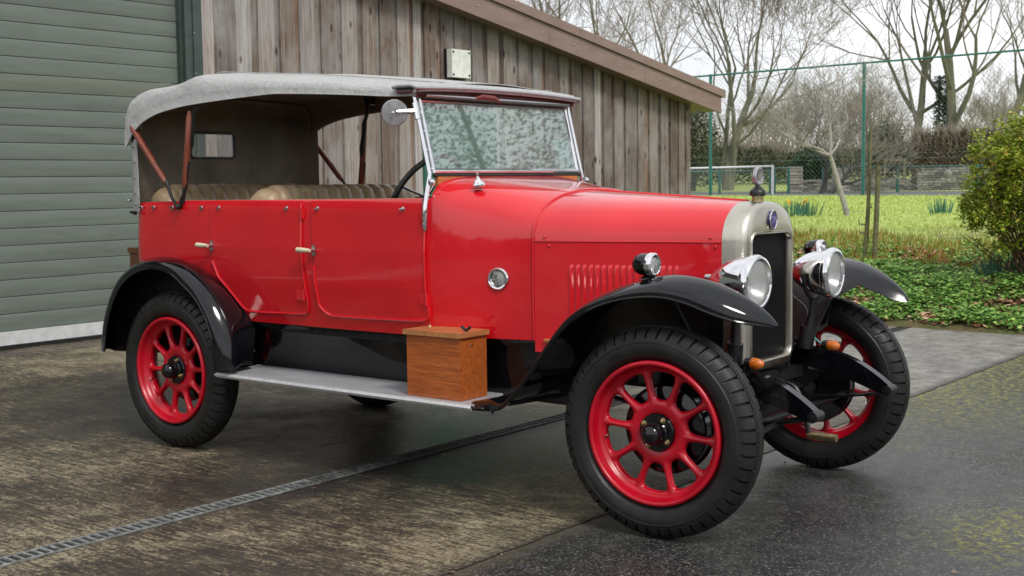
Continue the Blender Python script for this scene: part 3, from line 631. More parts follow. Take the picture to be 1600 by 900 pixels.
# rubble wall & pillars
def masonry(name, A, C_, h, th, mat, label, seed, sw=.24, sh=.085, cat='wall', topvar=.06):
    random.seed(seed); t = tag(None or bpy.data.objects.new(name, None), label, cat); SC.collection.objects.link(t); t.location = A
    d = C_-A; d.z = 0; Ln = d.length; d.normalize(); t.rotation_euler = (0, 0, math.atan2(d.y, d.x)); b = B(); z = -.25
    while z < h:
        hh_ = sh*random.uniform(.7, 1.2); x = -random.random()*sw*.5
        while x < Ln:
            wd = sw*random.uniform(.6, 1.4); x1 = min(Ln, x+wd); x0 = max(0, x); top = min(z+hh_, h+mnoise.noise(Vector((x*.8, seed, 0)))*topvar*2)
            if x1-x0 > .05 and top > z+.02:
                j = random.uniform(-.02, .02); b.box(x0+.006, x1-.006, -th/2+j, th/2-j, z+.006, top-.006)
            x += wd
        z += hh_
    o = b.build('stones', mat, t, smooth=0, bevel=.02, seg=1); B().box(.02, Ln-.02, -th/2+.05, th/2-.05, -.25, h-.1).build('core', 'drain_dark', t, smooth=0); return t
masonry('rubble_wall', ground_at(44.5, 1244), ground_at(44, 1450), .42, .4, 'rubble', 'low dark rubble stone wall behind the low green fence', 1)
masonry('rubble_wall', ground_at(43.8, 1432), ground_at(43.2, 1560), .80, .5, 'rubble', 'taller grey rubble wall end near the round bush', 2)
masonry('stone_pillar', ground_at(43.2, 1232), ground_at(43.2, 1252), .90, .5, 'pillar_stone', 'stacked stone gate pillar right of the small green gate', 3, .4, .10, 'pillar')
masonry('stone_pillar', ground_at(43.2, 1302), ground_at(43.2, 1325), .82, .5, 'pillar_stone', 'stacked stone gate pillar behind the leaning tree trunk', 4, .4, .10, 'pillar')
g = at(43.4, 1481, 272); t = thing('stone_finial', (g.x, g.y, g.z-.28), 'pale stone ball finial standing on the taller rubble wall', 'finial')
B().lathe([(.001, 0), (.10, 0), (.11, .07), (.08, .12), (.09, .16), (.15, .23), (.16, .33), (.11, .42), (.001, .46)], n=14).build('ball', 'stone', t)
g = ground_at(52, 1384); t = thing('garden_frame', g, 'weathered wooden gate frame in the olive hedge', 'frame')
for x in (-.05, .75): B().box(x-.04, x+.04, -.04, .04, -.3, .95).build('post', 'bark', t, smooth=0)
B().box(-.12, .82, -.05, .05, .95, 1.02).build('rail', 'bark', t, smooth=0)
# surroundings behind the camera and beyond the sides, seen in paint, chrome and glass
leafmass('evergreen_tree', (16.5, 10.6, .3), 5.6, 4.8, 5.4, 48000, .10, 'soft_green', 'broad evergreen tree beside the yard, mirrored in the windscreen', 'tree', 31)
leafmass('evergreen_tree', (22, -1, .3), 4.0, 3.4, 3.4, 7000, .40, 'evergreen', 'second evergreen tree across the yard behind the viewer', 'tree', 32)
def wild_hedge(A, C_, h, label, seed, n=9000):
    random.seed(seed); t = thing('boundary_hedge', A, label, 'hedge'); b = B(); d = Vector(C_)-Vector(A)
    for _ in range(n):
        f = random.random(); z = h*random.random()**.7*(.85+.3*mnoise.noise(Vector((f*12, seed, 0))))
        leaf(b, d*f+Vector((random.uniform(-.7, .7), random.uniform(-.7, .7), z)), random.uniform(.2, .42), 1, .6)
    b.build('foliage', 'evergreen', t, smooth=0)
wild_hedge((-16, -14, 0), (14, -15, 0), 2.6, 'long evergreen hedge behind the camera', 41)
wild_hedge((-15, 1, 0), (-16, -14, 0), 2.4, 'evergreen hedge along the left side of the yard', 42, 6000)
wild_hedge((14, -15, 0), (24, 2, 0), 2.6, 'evergreen hedge along the right side of the yard', 43, 6000)

# ================================================================== BARN  (local x along its wall, y into the barn)
barn = thing('timber_barn', ND*D0, 'weathered vertical board timber barn with sloping roof behind the red car', 'barn', rz=WA)
E_, S0 = 16.07, 7.40
roofz = lambda s_: 3.251-.1587*(s_-10.36)
random.seed(3); b = B(); b.tint = (.3, .2, .2)
x = S0; i = 0; specials = {0: (.46, .41, .37), 1: (.20, .175, .155), 2: (.44, .42, .41)}
def bcol(f, gap):
    base = [(.27, .215, .175), (.30, .255, .215), (.22, .175, .145), (.36, .32, .285), (.20, .15, .12), (.29, .27, .25)][random.randrange(6)]
    k = random.uniform(.86, 1.14)*(.95 if not gap else .85)*lerp(1.08, .8, f)
    if gap and random.random() < .25: base = (.34, .215, .14)
    return tuple(min(.7, c*k) for c in base)
light_at = (10.27, 13.72)
cz = lambda s_: roofz(s_)+.12
while x < E_-.02:
    wd = random.uniform(.17, .215) if i > 2 else (.15, .25, .18)[i]; gp = random.uniform(.06, .10) if i > 1 else .004
    if x+wd > E_: wd = E_-x
    special = [s_ for s_ in light_at if x-.05 <= s_ < x+wd+gp-.05]
    col = specials.get(i) or bcol((x-S0)/(E_-S0), False)
    if special: col = (.50, .48, .46); wd = .12
    b.tint = col; z0 = .03+random.uniform(-.01, .01)
    b.add([(x, -.045, z0), (x+wd, -.045, z0), (x+wd, -.022, z0), (x, -.022, z0), (x, -.045, cz(x)), (x+wd, -.045, cz(x+wd)), (x+wd, -.022, cz(x+wd)), (x, -.022, cz(x))],
          [(0, 1, 5, 4), (1, 2, 6, 5), (3, 0, 4, 7), (0, 3, 2, 1)])
    b.tint = bcol((x-S0)/(E_-S0), True); gx0, gx1 = x+wd-.03, x+wd+gp+.03
    b.add([(gx0, -.020, z0), (gx1, -.020, z0), (gx1, -.020, cz(gx1)), (gx0, -.020, cz(gx0))], [(0, 1, 2, 3)])
    x += wd+gp; i += 1
b.build('cladding', 'barn', barn, smooth=0)
b = B(); b.tint = (.17, .12, .10); b.box(E_, E_+.05, -.06, .10, .0, cz(E_)); b.box(E_-.09, E_, -.066, -.0455, .0, cz(E_)); b.build('corner_board', 'barn', barn, smooth=0)
b = B(); b.box(-4, S0-.02, .55, .6, 0, 5.2); b.box(S0-.02, E_, -.015, .25, .0, 2.2)
b.add([(S0-.02, -.015, 2.2), (E_, -.015, 2.2), (E_, -.015, cz(E_)), (S0-.02, -.015, cz(S0))], [(0, 1, 2, 3)])
b.box(E_-.05, E_, .25, 7.5, 0, 2.3); b.box(-4, E_-.05, 7.4, 7.5, 0, 2.3); b.box(-4, 7.3, -.02, .25, 3.10, 4.6); b.build('wall', 'under_black', barn, smooth=0)
# roof
b = B(); s0_, s1_ = -4.0, 16.66
b.add([(s0_, -.24, roofz(s0_)+.30), (s1_, -.24, roofz(s1_)+.30), (s1_, 7.9, roofz(s1_)+.30), (s0_, 7.9, roofz(s0_)+.30),
       (s0_, -.24, roofz(s0_)+.22), (s1_, -.24, roofz(s1_)+.22), (s1_, 7.9, roofz(s1_)+.22), (s0_, 7.9, roofz(s0_)+.22)], [(0, 1, 2, 3), (4, 7, 6, 5), (0, 4, 5, 1), (1, 5, 6, 2), (2, 6, 7, 3)]); b.build('roof', 'roofing', barn, smooth=0)
def slab(b, x0, x1, y0, y1, zo0, zo1):
    f = lambda x, o: roofz(x)+o
    b.add([(x, y, f(x, o)) for o in (zo0, zo1) for y in (y0, y1) for x in (x0, x1)], [(0, 2, 3, 1), (4, 5, 7, 6), (0, 1, 5, 4), (1, 3, 7, 5), (3, 2, 6, 7), (2, 0, 4, 6)])
b = B()
for x0, x1 in ((-4, 2.996), (3, 8.896), (8.9, 12.396), (12.4, 14.546), (14.55, 16.62)): slab(b, x0, x1, -.285, -.25, 0, .235)
b.build('fascia_board', 'fascia', barn, smooth=0, bevel=.004)
b = B()
for x0, x1 in ((-4, 2.996), (3, 9.496), (9.5, 12.996), (13, 14.636), (14.64, 16.70)): slab(b, x0, x1, -.315, -.12, .237, .345)
b.build('verge_trim', 'fascia', barn, smooth=0, bevel=.012)
b = B(); slab(b, 7.5, 16.6, -.248, .0, .02, .035); slab(b, 16.02, 16.6, -.24, .4, .035, .09); b.build('soffit', 'fascia', barn, smooth=0)
for s_ in (9.3, 11.05, 12.9, 14.9, 16.45): B().lathe([(.001, .012), (.010, .010), (.014, 0)], (s_, -.286, roofz(s_)+.12), (0, -1, 0), 10).build('fascia_bolt', 'dull_chrome', barn)
# roller door
door = None; b = B(); b.tint = (.12, .16, .135); random.seed(4)
PZ = .1376; zb = 2.895-22*PZ; k = 0; zz = .075; Z9 = 2.895
n0 = int((Z9-.09)/PZ); zz = Z9-n0*PZ
prof = []
for k in range(n0+4):
    z0, z1 = zz+k*PZ, zz+(k+1)*PZ
    base = (.130, .157, .134); kk = random.uniform(.94, 1.05)*(1 if k < n0+2 else .8); cc = tuple(c*kk for c in base)
    if k == n0-6: cc = (.136, .150, .118)
    b.tint = cc; ys = [(.009, z0), (.001, z0+.004), (0, z0+.010), (-.0006, (z0+z1)/2), (0, z1-.009), (.001, z1-.005), (.009, z1-.0005)]
    b.grid([[(-3.9, .03+y, z) for y, z in ys], [(7.19, .03+y, z) for y, z in ys]])
gd = b.build('garage_door', 'door', barn, smooth=50)
b = B(); b.box(-3.9, 7.19, .0, .06, .035, zz-.002); b.build('bottom_rail', 'threshold', gd, smooth=0, bevel=.004)
b = B(); b.box(-3.9, 7.3, -.03, .12, .0045, .034); b.build('sill', 'under_black', barn, smooth=0)
b = B(); b.box(7.192, 7.215, -.02, .10, .03, 3.6); b.box(7.30, 7.395, -.075, .06, .03, 3.7); b.box(7.216, 7.299, -.062, .06, .03, 3.7); b.build('door_frame', 'frame_green', barn, smooth=0, bevel=.004)
for k in range(9): B().lathe([(.001, .006), (.006, .005), (.009, 0)], (7.305, -.077, .5+k*.36), (0, -1, 0), 8).build('frame_screw', 'dull_chrome', barn)
b = B(); b.box(10.36, 11.62, -.075, -.047, .02, 2.10); b.build('side_door', 'side_green', barn, smooth=0, bevel=.006)
t = thing('outdoor_lamp', ND*(D0-.046)+WD*10.74+Vector((0, 0, 2.455)), 'cream square bulkhead box fixed high on the barn boards', 'lamp', rz=WA)
B().box(.0, .34, -.035, 0, 0, .32).build('back_plate', 'satin_black', t, smooth=30, bevel=.01)
o = B().box(.01, .33, -.11, -.036, .005, .315).build('cover', 'lightbox', t, smooth=30, bevel=.03, seg=4)
for x_, z_ in ((.035, .035), (.035, .285), (.305, .035), (.305, .285)): B().lathe([(.001, .006), (.012, .005), (.014, 0)], (x_, -.111, z_), (0, -1, 0), 10).build('screw', 'satin_black', t)
b = B().tube([(.2, -.03, .0), (.2, -.03, -.35)], .012, 8); b.build('conduit', 'satin_black', t)
# drain
dr = thing('drain_channel', ND*D1+Vector((0, 0, .004)), 'long galvanised drain grating crossing the wet concrete yard', 'drain', rz=WA)
b = B(); b.box(-4, 12, -.041, .041, .001, .003); b.build('trough', 'drain_dark', dr, smooth=0)
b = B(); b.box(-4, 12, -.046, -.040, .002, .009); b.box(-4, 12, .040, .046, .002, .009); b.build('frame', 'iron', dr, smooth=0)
b = B(); x = -3.0; random.seed(2)
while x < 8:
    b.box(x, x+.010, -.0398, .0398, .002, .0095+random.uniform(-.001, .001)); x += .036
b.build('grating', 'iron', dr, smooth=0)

# ================================================================== CAR  (x forward, y to its left, z up; origin on the ground under the front axle)
HD = -.66012; CF = Vector((cos(HD), sin(HD), 0)); CL = Vector((-sin(HD), cos(HD), 0))
CO = Vector((.4991, 4.49901, 0))+CL*.755
car = thing('vintage_car', CO, 'red open vintage touring car with grey canvas hood and black mudguards', 'car', rz=HD)
WBS, RT, TRK = 2.7785, .389, .755
wtop = [(-3.4, .555), (-3.2, .572), (-2.8, .588), (-2.3, .597), (-1.7, .597), (-1.21, .585)]
def hw(x):                                              # half width of the coachwork in plan
    if x <= -1.21: return interp(wtop, x)
    t = (x+1.21)/.46; t = min(1, t); return lerp(.585, .455, t*t*(3-2*t)*.6+t*.4)
def tuck(z): return interp([(.64, .022), (.72, .008), (.85, -.006), (1.0, -.008), (1.12, 0), (1.19, .004), (1.215, .010), (1.225, .018)], z)
def railz(x): return interp([(-3.34, 1.205), (-2.8, 1.219), (-1.21, 1.228)], x)
ZS = [.645, .66, .72, .80, .88, .96, 1.04, 1.12, 1.17, 1.20, 1.215, 1.225]
# coach tub
b = B(); rows = []
xs = [-1.205-k*.08 for k in range(25)]
def colpts(x, y, nx, ny, side):
    rz_ = railz(x)
    return [(x-nx*tuck(z), (y-ny*tuck(z))*side, z-.0+(rz_-1.225)*(z-.645)/.58) for z in ZS]
plan = [(x, -hw(x), 0, -1) for x in xs if x > -3.19]
cr_ = .15; cx_, cy_ = -3.335+cr_, -(.572-cr_)
for k in range(9):
    a = pi/2*k/8; plan.append((cx_-cr_*sin(a), cy_-cr_*cos(a), -sin(a), -cos(a)))
half = plan; full = half+[(x, -y, nx, -ny) for x, y, nx, ny in half[::-1]]
rows = [[(x-nx*tuck(z)+ (1.225-z)*.055*(1 if x < -3.18 else 0)*(-3.18-x)/.15, y-ny*tuck(z), z+(railz(x)-1.225)*(z-.645)/.58) for z in ZS] for x, y, nx, ny in full]
b.grid(rows); o = b.build('body', 'red', car, smooth=50, solid=.018, off=0); body = o
# padded top rail inside
b = B(); b.tube([(x-nx*.03, y-ny*.03, railz(x)-.006) for x, y, nx, ny in full], .013, 8); b.build('rail_trim', 'leather', car)
# scuttle
def section(x):
    t = (x+1.21)/.46; a = hw(x); zb_ = lerp(.99, 1.06, t); top = lerp(1.327, 1.262, t); n = lerp(6.0, 2.35, t**.9); pts = []
    for z in [.645, .66, .72, .8, .88, .96, zb_]:
        if z <= zb_: pts.append((x, -(a-tuck(z)*(1-t)), z))
    K = 22
    for k in range(1, K+1):
        th = pi/2*k/K; cy, sz = cos(th)**(2/n), sin(th)**(2/n); pts.append((x, -a*cy, zb_+(top-zb_)*sz))
    return pts+[(x, -y, z) for _, y, z in pts[-2::-1]]
b = B(); b.grid([section(-1.205+.452*k/12) for k in range(13)]); b.build('scuttle', 'red', car, smooth=60, solid=.010, off=-1)
b = B(); s_ = section(-.752); b.tube([(-.751, y*1.004, z+.001) for _, y, z in s_], .0065, 6); b.build('scuttle_bead', 'red', car)
b = B(); s_ = section(-1.2); b.add([(-1.2, y*.98, z-.006) for _, y, z in s_], [tuple(range(len(s_)))]); b.build('bulkhead', 'under_black', car, smooth=0)
# bonnet
def bsec(t, out=0, lo=False):
    x = lerp(-.744, -.008, t); a = lerp(.457, .222, t)+out; zb_ = lerp(1.060, 1.057, t); top = lerp(1.256, 1.210, t)+out; n = lerp(2.35, 2.15, t); pts = []
    for k in range(0, 21):
        th = pi/2*k/20; pts.append((x, -a*cos(th)**(2/n), zb_+(top-zb_)*sin(th)**(2/n)))
    return pts
for sg in (1, -1):
    b = B(); b.grid([[(x, y*sg, z) for x, y, z in bsec(k/10)[:-1]+[(bsec(k/10)[-1][0], -.0015, bsec(k/10)[-1][2])]] for k in range(11)]); bo = b.build('bonnet_top', 'red', car, smooth=60, solid=.006, off=0)
    b = B(); b.grid([[(lerp(-.744, -.008, k/10), -lerp(.457, .222, k/10)*sg*(1-.0), z) for z in (.60, .7, .8, .9, 1.0, 1.045, 1.053)] for k in range(11)]); bs = b.build('bonnet_side', 'red', car, smooth=60, solid=.006, off=0)
    lv = B(); 
    for k in range(17):
        xx = -.588+k*.0258; t = (xx+.744)/.736; yy = lerp(.457, .222, t)
        nrm = Vector((-.304, -1, 0)).normalized(); rows = []
        tx = Vector((1, .319, 0)).normalized()
        for z, s_ in ((.722, 0), (.728, .8), (.74, 1), (.945, 1), (.957, .75), (.963, 0)):
            c = Vector((xx, -yy, z)); rows.append([c-tx*.0075+nrm*.003, c-tx*.0050+nrm*(.003+.009*s_), c-tx*.000+nrm*(.003+.0105*s_), c+tx*.0045+nrm*(.003+.006*s_), c+tx*.0075+nrm*.003])
        lv.grid([[(p.x, p.y*sg, p.z) for p in r] for r in rows])
    lv.build('louvres', 'red', bs, smooth=40)
    B().tube([(-.744, -.461*sg, 1.0565), (-.008, -.226*sg, 1.0555)], .0032, 6).build('hinge', 'red', bo)
    for xx in (-.70, -.05):
        t = (xx+.744)/.736; yy = lerp(.457, .222, t)+.004
        B().lathe([(.001, .006), (.005, .004), (.007, 0)], (xx, -yy*sg, 1.073), (-.3, -sg, 0), 8).build('rivet', 'red', bo); B().lathe([(.001, .006), (.005, .004), (.007, 0)], (xx+.02, -(yy-.006)*sg, 1.038), (-.3, -sg, 0), 8).build('rivet', 'red', bs)
    b = B(); b.box(-.60, -.565, -.425*1-.0, -.412, .70, .725) if sg > 0 else b.box(-.60, -.565, .412, .425, .70, .725); la = b.build('bonnet_catch', 'red', car, bevel=.004)
    b = B(); b.tube([(-.60, -.43*sg, .69), (-.575, -.445*sg, .695), (-.55, -.44*sg, .69)], .008, 8); b.build('catch_lever', 'dull_chrome', la)
B().tube([(-.744, 0, 1.260), (-.008, 0, 1.214)], .005, 6).build('centre_hinge', 'red', car)
b = B(); s_ = bsec(0); b.tube([(-.742, y, z+.003) for _, y, z in s_]+[(-.742, -y, z+.003) for _, y, z in s_[::-1]], .004, 5); b.build('bonnet_edge', 'red', car)
# doors
def bodyy(x, z): return -(hw(x)-tuck(z))
def door(outline_l, outline_r, name='door'):
    zs = [outline_l[0][1]+(railz(-1.6)-.004-outline_l[0][1])*k/26 for k in range(27)]
    L_ = sorted([(z, x) for x, z in outline_l]); R_ = sorted([(z, x) for x, z in outline_r])
    for sg in (1, -1):
        b = B(); rows = []
        for z in zs:
            xl, xr = interp(L_, z), interp(R_, z); rows.append([(lerp(xl, xr, j/12), (bodyy(lerp(xl, xr, j/12), z)-.0105)*sg, z) for j in range(13)])
        b.grid(rows); d = b.build(name, 'red', car, smooth=50, solid=.006, off=0)
        if sg > 0: doors.append(d)
        b = B(); bead = [(x, z) for z, x in R_[::-1]]+[(x, z) for z, x in L_]
        pth = [(interp(R_, z), z) for z in [1.21-(1.21-R_[0][0]-.03)*k/14 for k in range(15)]]
        bot = [(x, z) for x, z in outline_bot]
        full_ = smooth_path([(x, 0, z) for x, z in pth+bot+[(interp(L_, z), z) for z in [L_[0][0]+.035+(.93-L_[0][0]-.035)*k/8 for k in range(9)]]], 3)
        b.tube([(p.x, (bodyy(p.x, p.z)-.0145)*sg, p.z) for p in full_], [.0062]*len(full_), 6); b.build('door_bead', 'red', d)
        b = B(); hi = [(interp(L_, z)-.004, z) for z in [.80+(1.215-.80)*k/10 for k in range(11)]]
        b.tube([(x, (bodyy(x, z)-.0088)*sg, z) for x, z in hi], .0022, 5); b.build('door_gap', 'satin_black', d)
doors = []
outline_bot = [(-1.965, .704), (-2.15, .696), (-2.33, .693), (-2.385, .703)]
door([(-2.388, .697), (-2.40, .712), (-2.47, .775), (-2.565, .86), (-2.60, .93), (-2.614, 1.0), (-2.622, 1.10), (-2.624, 1.24)], [(-1.955, .697), (-1.934, .735), (-1.94, .80), (-1.952, .9), (-1.962, 1.0), (-1.968, 1.24)])
outline_bot = [(-1.245, .712), (-1.45, .706), (-1.70, .704), (-1.80, .707)]
door([(-1.81, .704), (-1.845, .725), (-1.863, .755), (-1.875, .85), (-1.888, 1.0), (-1.90, 1.10), (-1.905, 1.24)], [(-1.235, .706), (-1.205, .738), (-1.213, .81), (-1.216, 1.0), (-1.217, 1.24)])
for d, (hx, hz) in zip(doors, ((-2.60, 1.006), (-1.875, 1.0))):
    y = bodyy(hx, hz)-.014
    b = B(); b.box(hx-.010, hx+.010, y-.006, y+.004, hz-.024, hz+.024); b.tube([(hx, y, hz), (hx, y-.038, hz)], [.010, .008], 10); hd_ = b.build('handle', 'dull_chrome', d, bevel=.003)
    b = B(); b.tube([(hx+.010, y-.036, hz), (hx-.03, y-.037, hz+.001), (hx-.072, y-.036, hz+.002)], [.008, .0115, .012], 12); b.build('grip', 'ivory', hd_)
for hx, hz, w_ in ((-1.975, .79, .03), (-1.225, .805, .022), (-1.965, 1.165, .014), (-1.228, 1.155, .018)):
    for sg in (1, -1):
        b = B(); y = (bodyy(hx, hz)-.018); b.box(hx-w_, hx+w_, min(y*sg, (y+.02)*sg), max(y*sg, (y+.02)*sg), hz-.023, hz+.023); b.tube([(hx+w_*.75, (y-.002)*sg, hz-.026), (hx+w_*.75, (y-.002)*sg, hz+.026)], .007, 8); b.build('door_hinge', 'red', car, bevel=.003)
for sg in (1, -1):
    for fx in (-3.20, -3.09, -2.93, -2.69, -2.555, -2.065, -1.86, -1.343):
        y = bodyy(fx, 1.188)-.013; b = B(); b.lathe([(.001, .012), (.007, .010), (.008, .006), (.005, .004), (.011, .0)], (fx, y*sg, 1.188), (0, -sg, 0), 10)
        b.tube([(fx-.012, (y-.009)*sg, 1.188), (fx+.012, (y-.009)*sg, 1.190)], .0032, 6); b.build('curtain_stud', 'dull_chrome', car)
# sill, valance, boards
for sg in (1, -1):
    b = B(); rows = []
    for x in [-2.46+k*.095 for k in range(21)]:
        rows.append([(x, -sg*y, z) for y, z in ((hw(min(x, -.75))-.028, .648), (hw(min(x, -.75))-.030, .636), (min(hw(min(x, -.75))-.040, lerp(.55, .46, min(1, max(0, (x+2.3)/.8)))), .61), (lerp(.49, .455, min(1, max(0, (x+2.3)/.8))), .50), (.455, .43), (.45, .39))])
    b.grid(rows); b.build('valance', 'black', car, smooth=50, solid=.004)
    b = B(); P = [(-2.443, -.748), (-.846, -.752), (-.935, -.44), (-2.43, -.44)]
    b.add([(x, y*sg, z) for z in (.386, .408) for x, y in P], [(0, 3, 2, 1), (4, 5, 6, 7), (0, 1, 5, 4), (1, 2, 6, 5), (2, 3, 7, 6), (3, 0, 4, 7)]); rb = b.build('running_board', 'alu', car, smooth=0, bevel=.003)
    b = B(); e = [(-2.44, -.44), (-2.448, -.750), (-.842, -.756), (-.932, -.44)]
    b.tube([(x, y*sg, .398) for x, y in e], .0125, 6, squash=1.0); b.build('edge_strip', 'alu_edge', rb, smooth=60)
    b = B(); 
    for x in (-2.2, -1.35, -1.27): b.box(x, x+.010, min(-.66*sg, -.35*sg), max(-.66*sg, -.35*sg), .365, .385)
    b.build('bracket', 'satin_black', rb, smooth=0)
    b = B(); b.add([(-.70, -.46*sg, .647), (-.52, -.42*sg, .647), (-.52, -.405*sg, .65), (-.70, -.445*sg, .65)], [(0, 1, 2, 3)]); b.build('sill_board', 'mahogany_lid', car, smooth=0, solid=.01)
# mudguards
def loft(curves, name, sg, lipmat='black'):
    cs = [smooth_path([(x, y*sg, z) for x, y, z in c], 4) for c in curves]; n = len(cs[0]); rows = []
    for i in range(n): rows.append([c[i] for c in cs])
    fine = [smooth_path(r, 5) for r in rows]
    b = B(); b.grid(fine); o = b.build(name, 'black', car, smooth=70, solid=.004, off=0)
    b = B(); b.tube(cs[0], .0048, 6); b.build('rolled_edge', 'black', o); return o
rl = [(-3.245, .455), (-3.205, .62), (-3.115, .77), (-3.01, .85), (-2.89, .890), (-2.77, .895), (-2.68, .875), (-2.60, .830), (-2.51, .770), (-2.44, .69), (-2.395, .60), (-2.378, .50), (-2.372, .425)]
rc = [(-3.345, .445), (-3.30, .63), (-3.20, .80), (-3.07, .890), (-2.92, .932), (-2.77, .935), (-2.66, .915), (-2.56, .87), (-2.46, .80), (-2.385, .71), (-2.335, .61), (-2.31, .50), (-2.305, .425)]
ri = [(-3.46, .42), (-3.42, .62), (-3.32, .79), (-3.17, .888), (-3.04, .918), (-2.90, .928), (-2.78, .912), (-2.63, .858), (-2.51, .785), (-2.42, .710), (-2.355, .63), (-2.355, .54), (-2.37, .43)]
for sg in (1, -1):
    loft([[(x, -.805, z) for x, z in rl], [(x*.55+rc[i][0]*.45, -.795, z*.45+rc[i][1]*.55+.004) for i, (x, z) in enumerate(rl)], [(x, -.745, z) for x, z in rc], [(x*.5+ri[i][0]*.5, -.68, z*.5+ri[i][1]*.5+.012) for i, (x, z) in enumerate(rc)], [(x, -.595 if x < -2.4 else -.575, z) for x, z in ri]], 'rear_mudguard', sg)
    b = B(); rows = [[(x, -.600*sg, z), (lerp(x, -2.85, .55), -.600*sg, lerp(z, .45, .55)), (-2.85, -.600*sg, .45)] for x, _, z in smooth_path([(x, 0, z) for x, z in ri], 3)]
    b.grid(rows); b.build('wheel_well', 'under_black', car, smooth=0)
def _t(cv): return [(x-.5*dd, z-.10*dd, y+dd) for x, z, y in cv for dd in [.085*max(0, min(1, (x-.02)/.42))]]
fl = [(-.862, .392, -.752), (-.75, .400, -.762), (-.66, .425, -.785), (-.535, .530, -.815), (-.425, .655, -.828), (-.32, .770, -.83), (-.21, .838, -.83), (-.08, .878, -.83), (.06, .893, -.83), (.17, .877, -.828), (.26, .846, -.818), (.34, .822, -.800), (.41, .808, -.765), (.452, .800, -.722)]
fm = [(-.885, .409, -.70), (-.765, .425, -.735), (-.665, .438, -.778), (-.545, .542, -.81), (-.437, .668, -.822), (-.333, .785, -.823), (-.22, .855, -.823), (-.083, .905, -.823), (.06, .930, -.821), (.175, .918, -.818), (.27, .888, -.806), (.355, .855, -.785), (.425, .825, -.752), (.462, .802, -.715)]
fc = [(-.885, .41, -.64), (-.77, .432, -.68), (-.67, .440, -.705), (-.555, .555, -.735), (-.448, .690, -.745), (-.343, .808, -.745), (-.225, .880, -.745), (-.09, .930, -.745), (.055, .962, -.742), (.175, .955, -.738), (.275, .928, -.735), (.36, .890, -.725), (.43, .845, -.715), (.466, .803, -.705)]
fi2 = [(-.885, .41, -.54), (-.775, .432, -.57), (-.675, .443, -.58), (-.56, .555, -.60), (-.455, .690, -.61), (-.35, .808, -.62), (-.23, .880, -.63), (-.09, .928, -.64), (.055, .955, -.65), (.175, .942, -.655), (.27, .912, -.66), (.355, .875, -.675), (.42, .838, -.69), (.464, .800, -.698)]
fi = [(-.885, .41, -.45), (-.78, .43, -.47), (-.68, .440, -.48), (-.565, .545, -.485), (-.46, .672, -.49), (-.36, .790, -.50), (-.24, .858, -.52), (-.10, .900, -.54), (.04, .918, -.555), (.16, .90, -.57), (.26, .865, -.59), (.34, .835, -.625), (.41, .808, -.66), (.458, .797, -.69)]
fl, fm, fc, fi2, fi = [_t(q) for q in (fl, fm, fc, fi2, fi)]
for sg in (1, -1):
    dz = 0 if sg > 0 else -.016
    mg = loft([[(x, y, z+dz*min(1, max(0, (z-.5)*4))) for x, z, y in c] for c in (fl, fm, fc, fi2, fi)], 'front_mudguard', sg)
    cs = smooth_path([(x, y*sg, z+dz) for x, z, y in fi[:11]], 4); b = B()
    b.grid([[p, Vector((min(p.x, .13+.1*max(0, p.z-.8)), lerp(p.y, -.36*sg, .35), lerp(p.z, min(p.z, .60), .28))), Vector((min(p.x, .105), lerp(p.y, -.36*sg, .65), lerp(p.z, min(p.z, .60), .75))), Vector((min(p.x, .10), -.345*sg, min(p.z, .56)))] for p in cs]); b.build('inner_valance', 'satin_black', car, smooth=50, solid=.004)
    B().tube([(-.60, -.36*sg, .43), (-.62, -.80*sg, .445)], .010, 6).build('stay', 'satin_black', car); B().tube([(.06, -.3*sg, .62), (.08, -.55*sg, .66), (.05, -.72*sg, .91)], .011, 6).build('stay', 'satin_black', car)
b = B(); b.add([(-.80, -.70, .41), (-.76, -.69, .415), (-.785, -.695, .368)], [(0, 1, 2)]); b.build('mud_flap', 'under_black', car, smooth=0, solid=.003)
# sidelamps on the mudguards
for sg in (1, -1):
    c = Vector((-.035, -.72*sg, .998 if sg > 0 else .982)); ax = Vector((1, -.02*sg, 0)).normalized()
    b = B(); b.lathe([(.001, -.062), (.018, -.060), (.034, -.046), (.041, -.022), (.041, .006)], c, ax, 24); b.lathe([(.010, .03), (.012, .0), (.030, -.008), (.034, -.014)], (c.x, c.y, .960), (0, 0, 1), 16); sl = b.build('sidelamp', 'black', car)
    b = B(); b.lathe([(.041, .004), (.044, .012), (.043, .024), (.036, .030), (.031, .028), (.030, .02)], c, ax, 28); b.build('bezel', 'chrome', sl)
    b = B(); b.lathe([(.030, .022), (.02, .027), (.001, .029)], c, ax, 24); b.build('lens', 'lens', sl); b = B(); b.lathe([(.030, .012), (.001, .010)], c, ax, 20); b.build('reflector', 'dull_chrome', sl)
# radiator
RX0, RX1, RW, RZ0, RZ1 = -.008, .092, .225, .535, 1.212
def rsec(x, w_, z0, z1, r_, k_=10, rb_=.06):
    pts = []
    for (cy, cz_, a0, rr2) in ((w_-r_, z1-r_*.80, 0, r_), (-(w_-r_), z1-r_*.80, pi/2, r_), (-(w_-rb_), z0+rb_, pi, rb_), (w_-rb_, z0+rb_, 1.5*pi, rb_)):
        for k in range(k_+1):
            a = a0+pi/2*k/k_; sc = .80 if rr2 == r_ else 1; pts.append((x, cy+rr2*cos(a), cz_+rr2*sin(a)*sc))
    return pts
b = B(); OW = [rsec(RX0, RW, RZ0, RZ1, .19), rsec(RX0+.055, RW, RZ0, RZ1, .19), rsec(RX1-.022, RW-.002, RZ0+.001, RZ1-.003, .185), rsec(RX1-.006, RW-.012, RZ0+.01, RZ1-.014, .175), rsec(RX1, RW-.030, RZ0+.028, RZ1-.034, .155)]
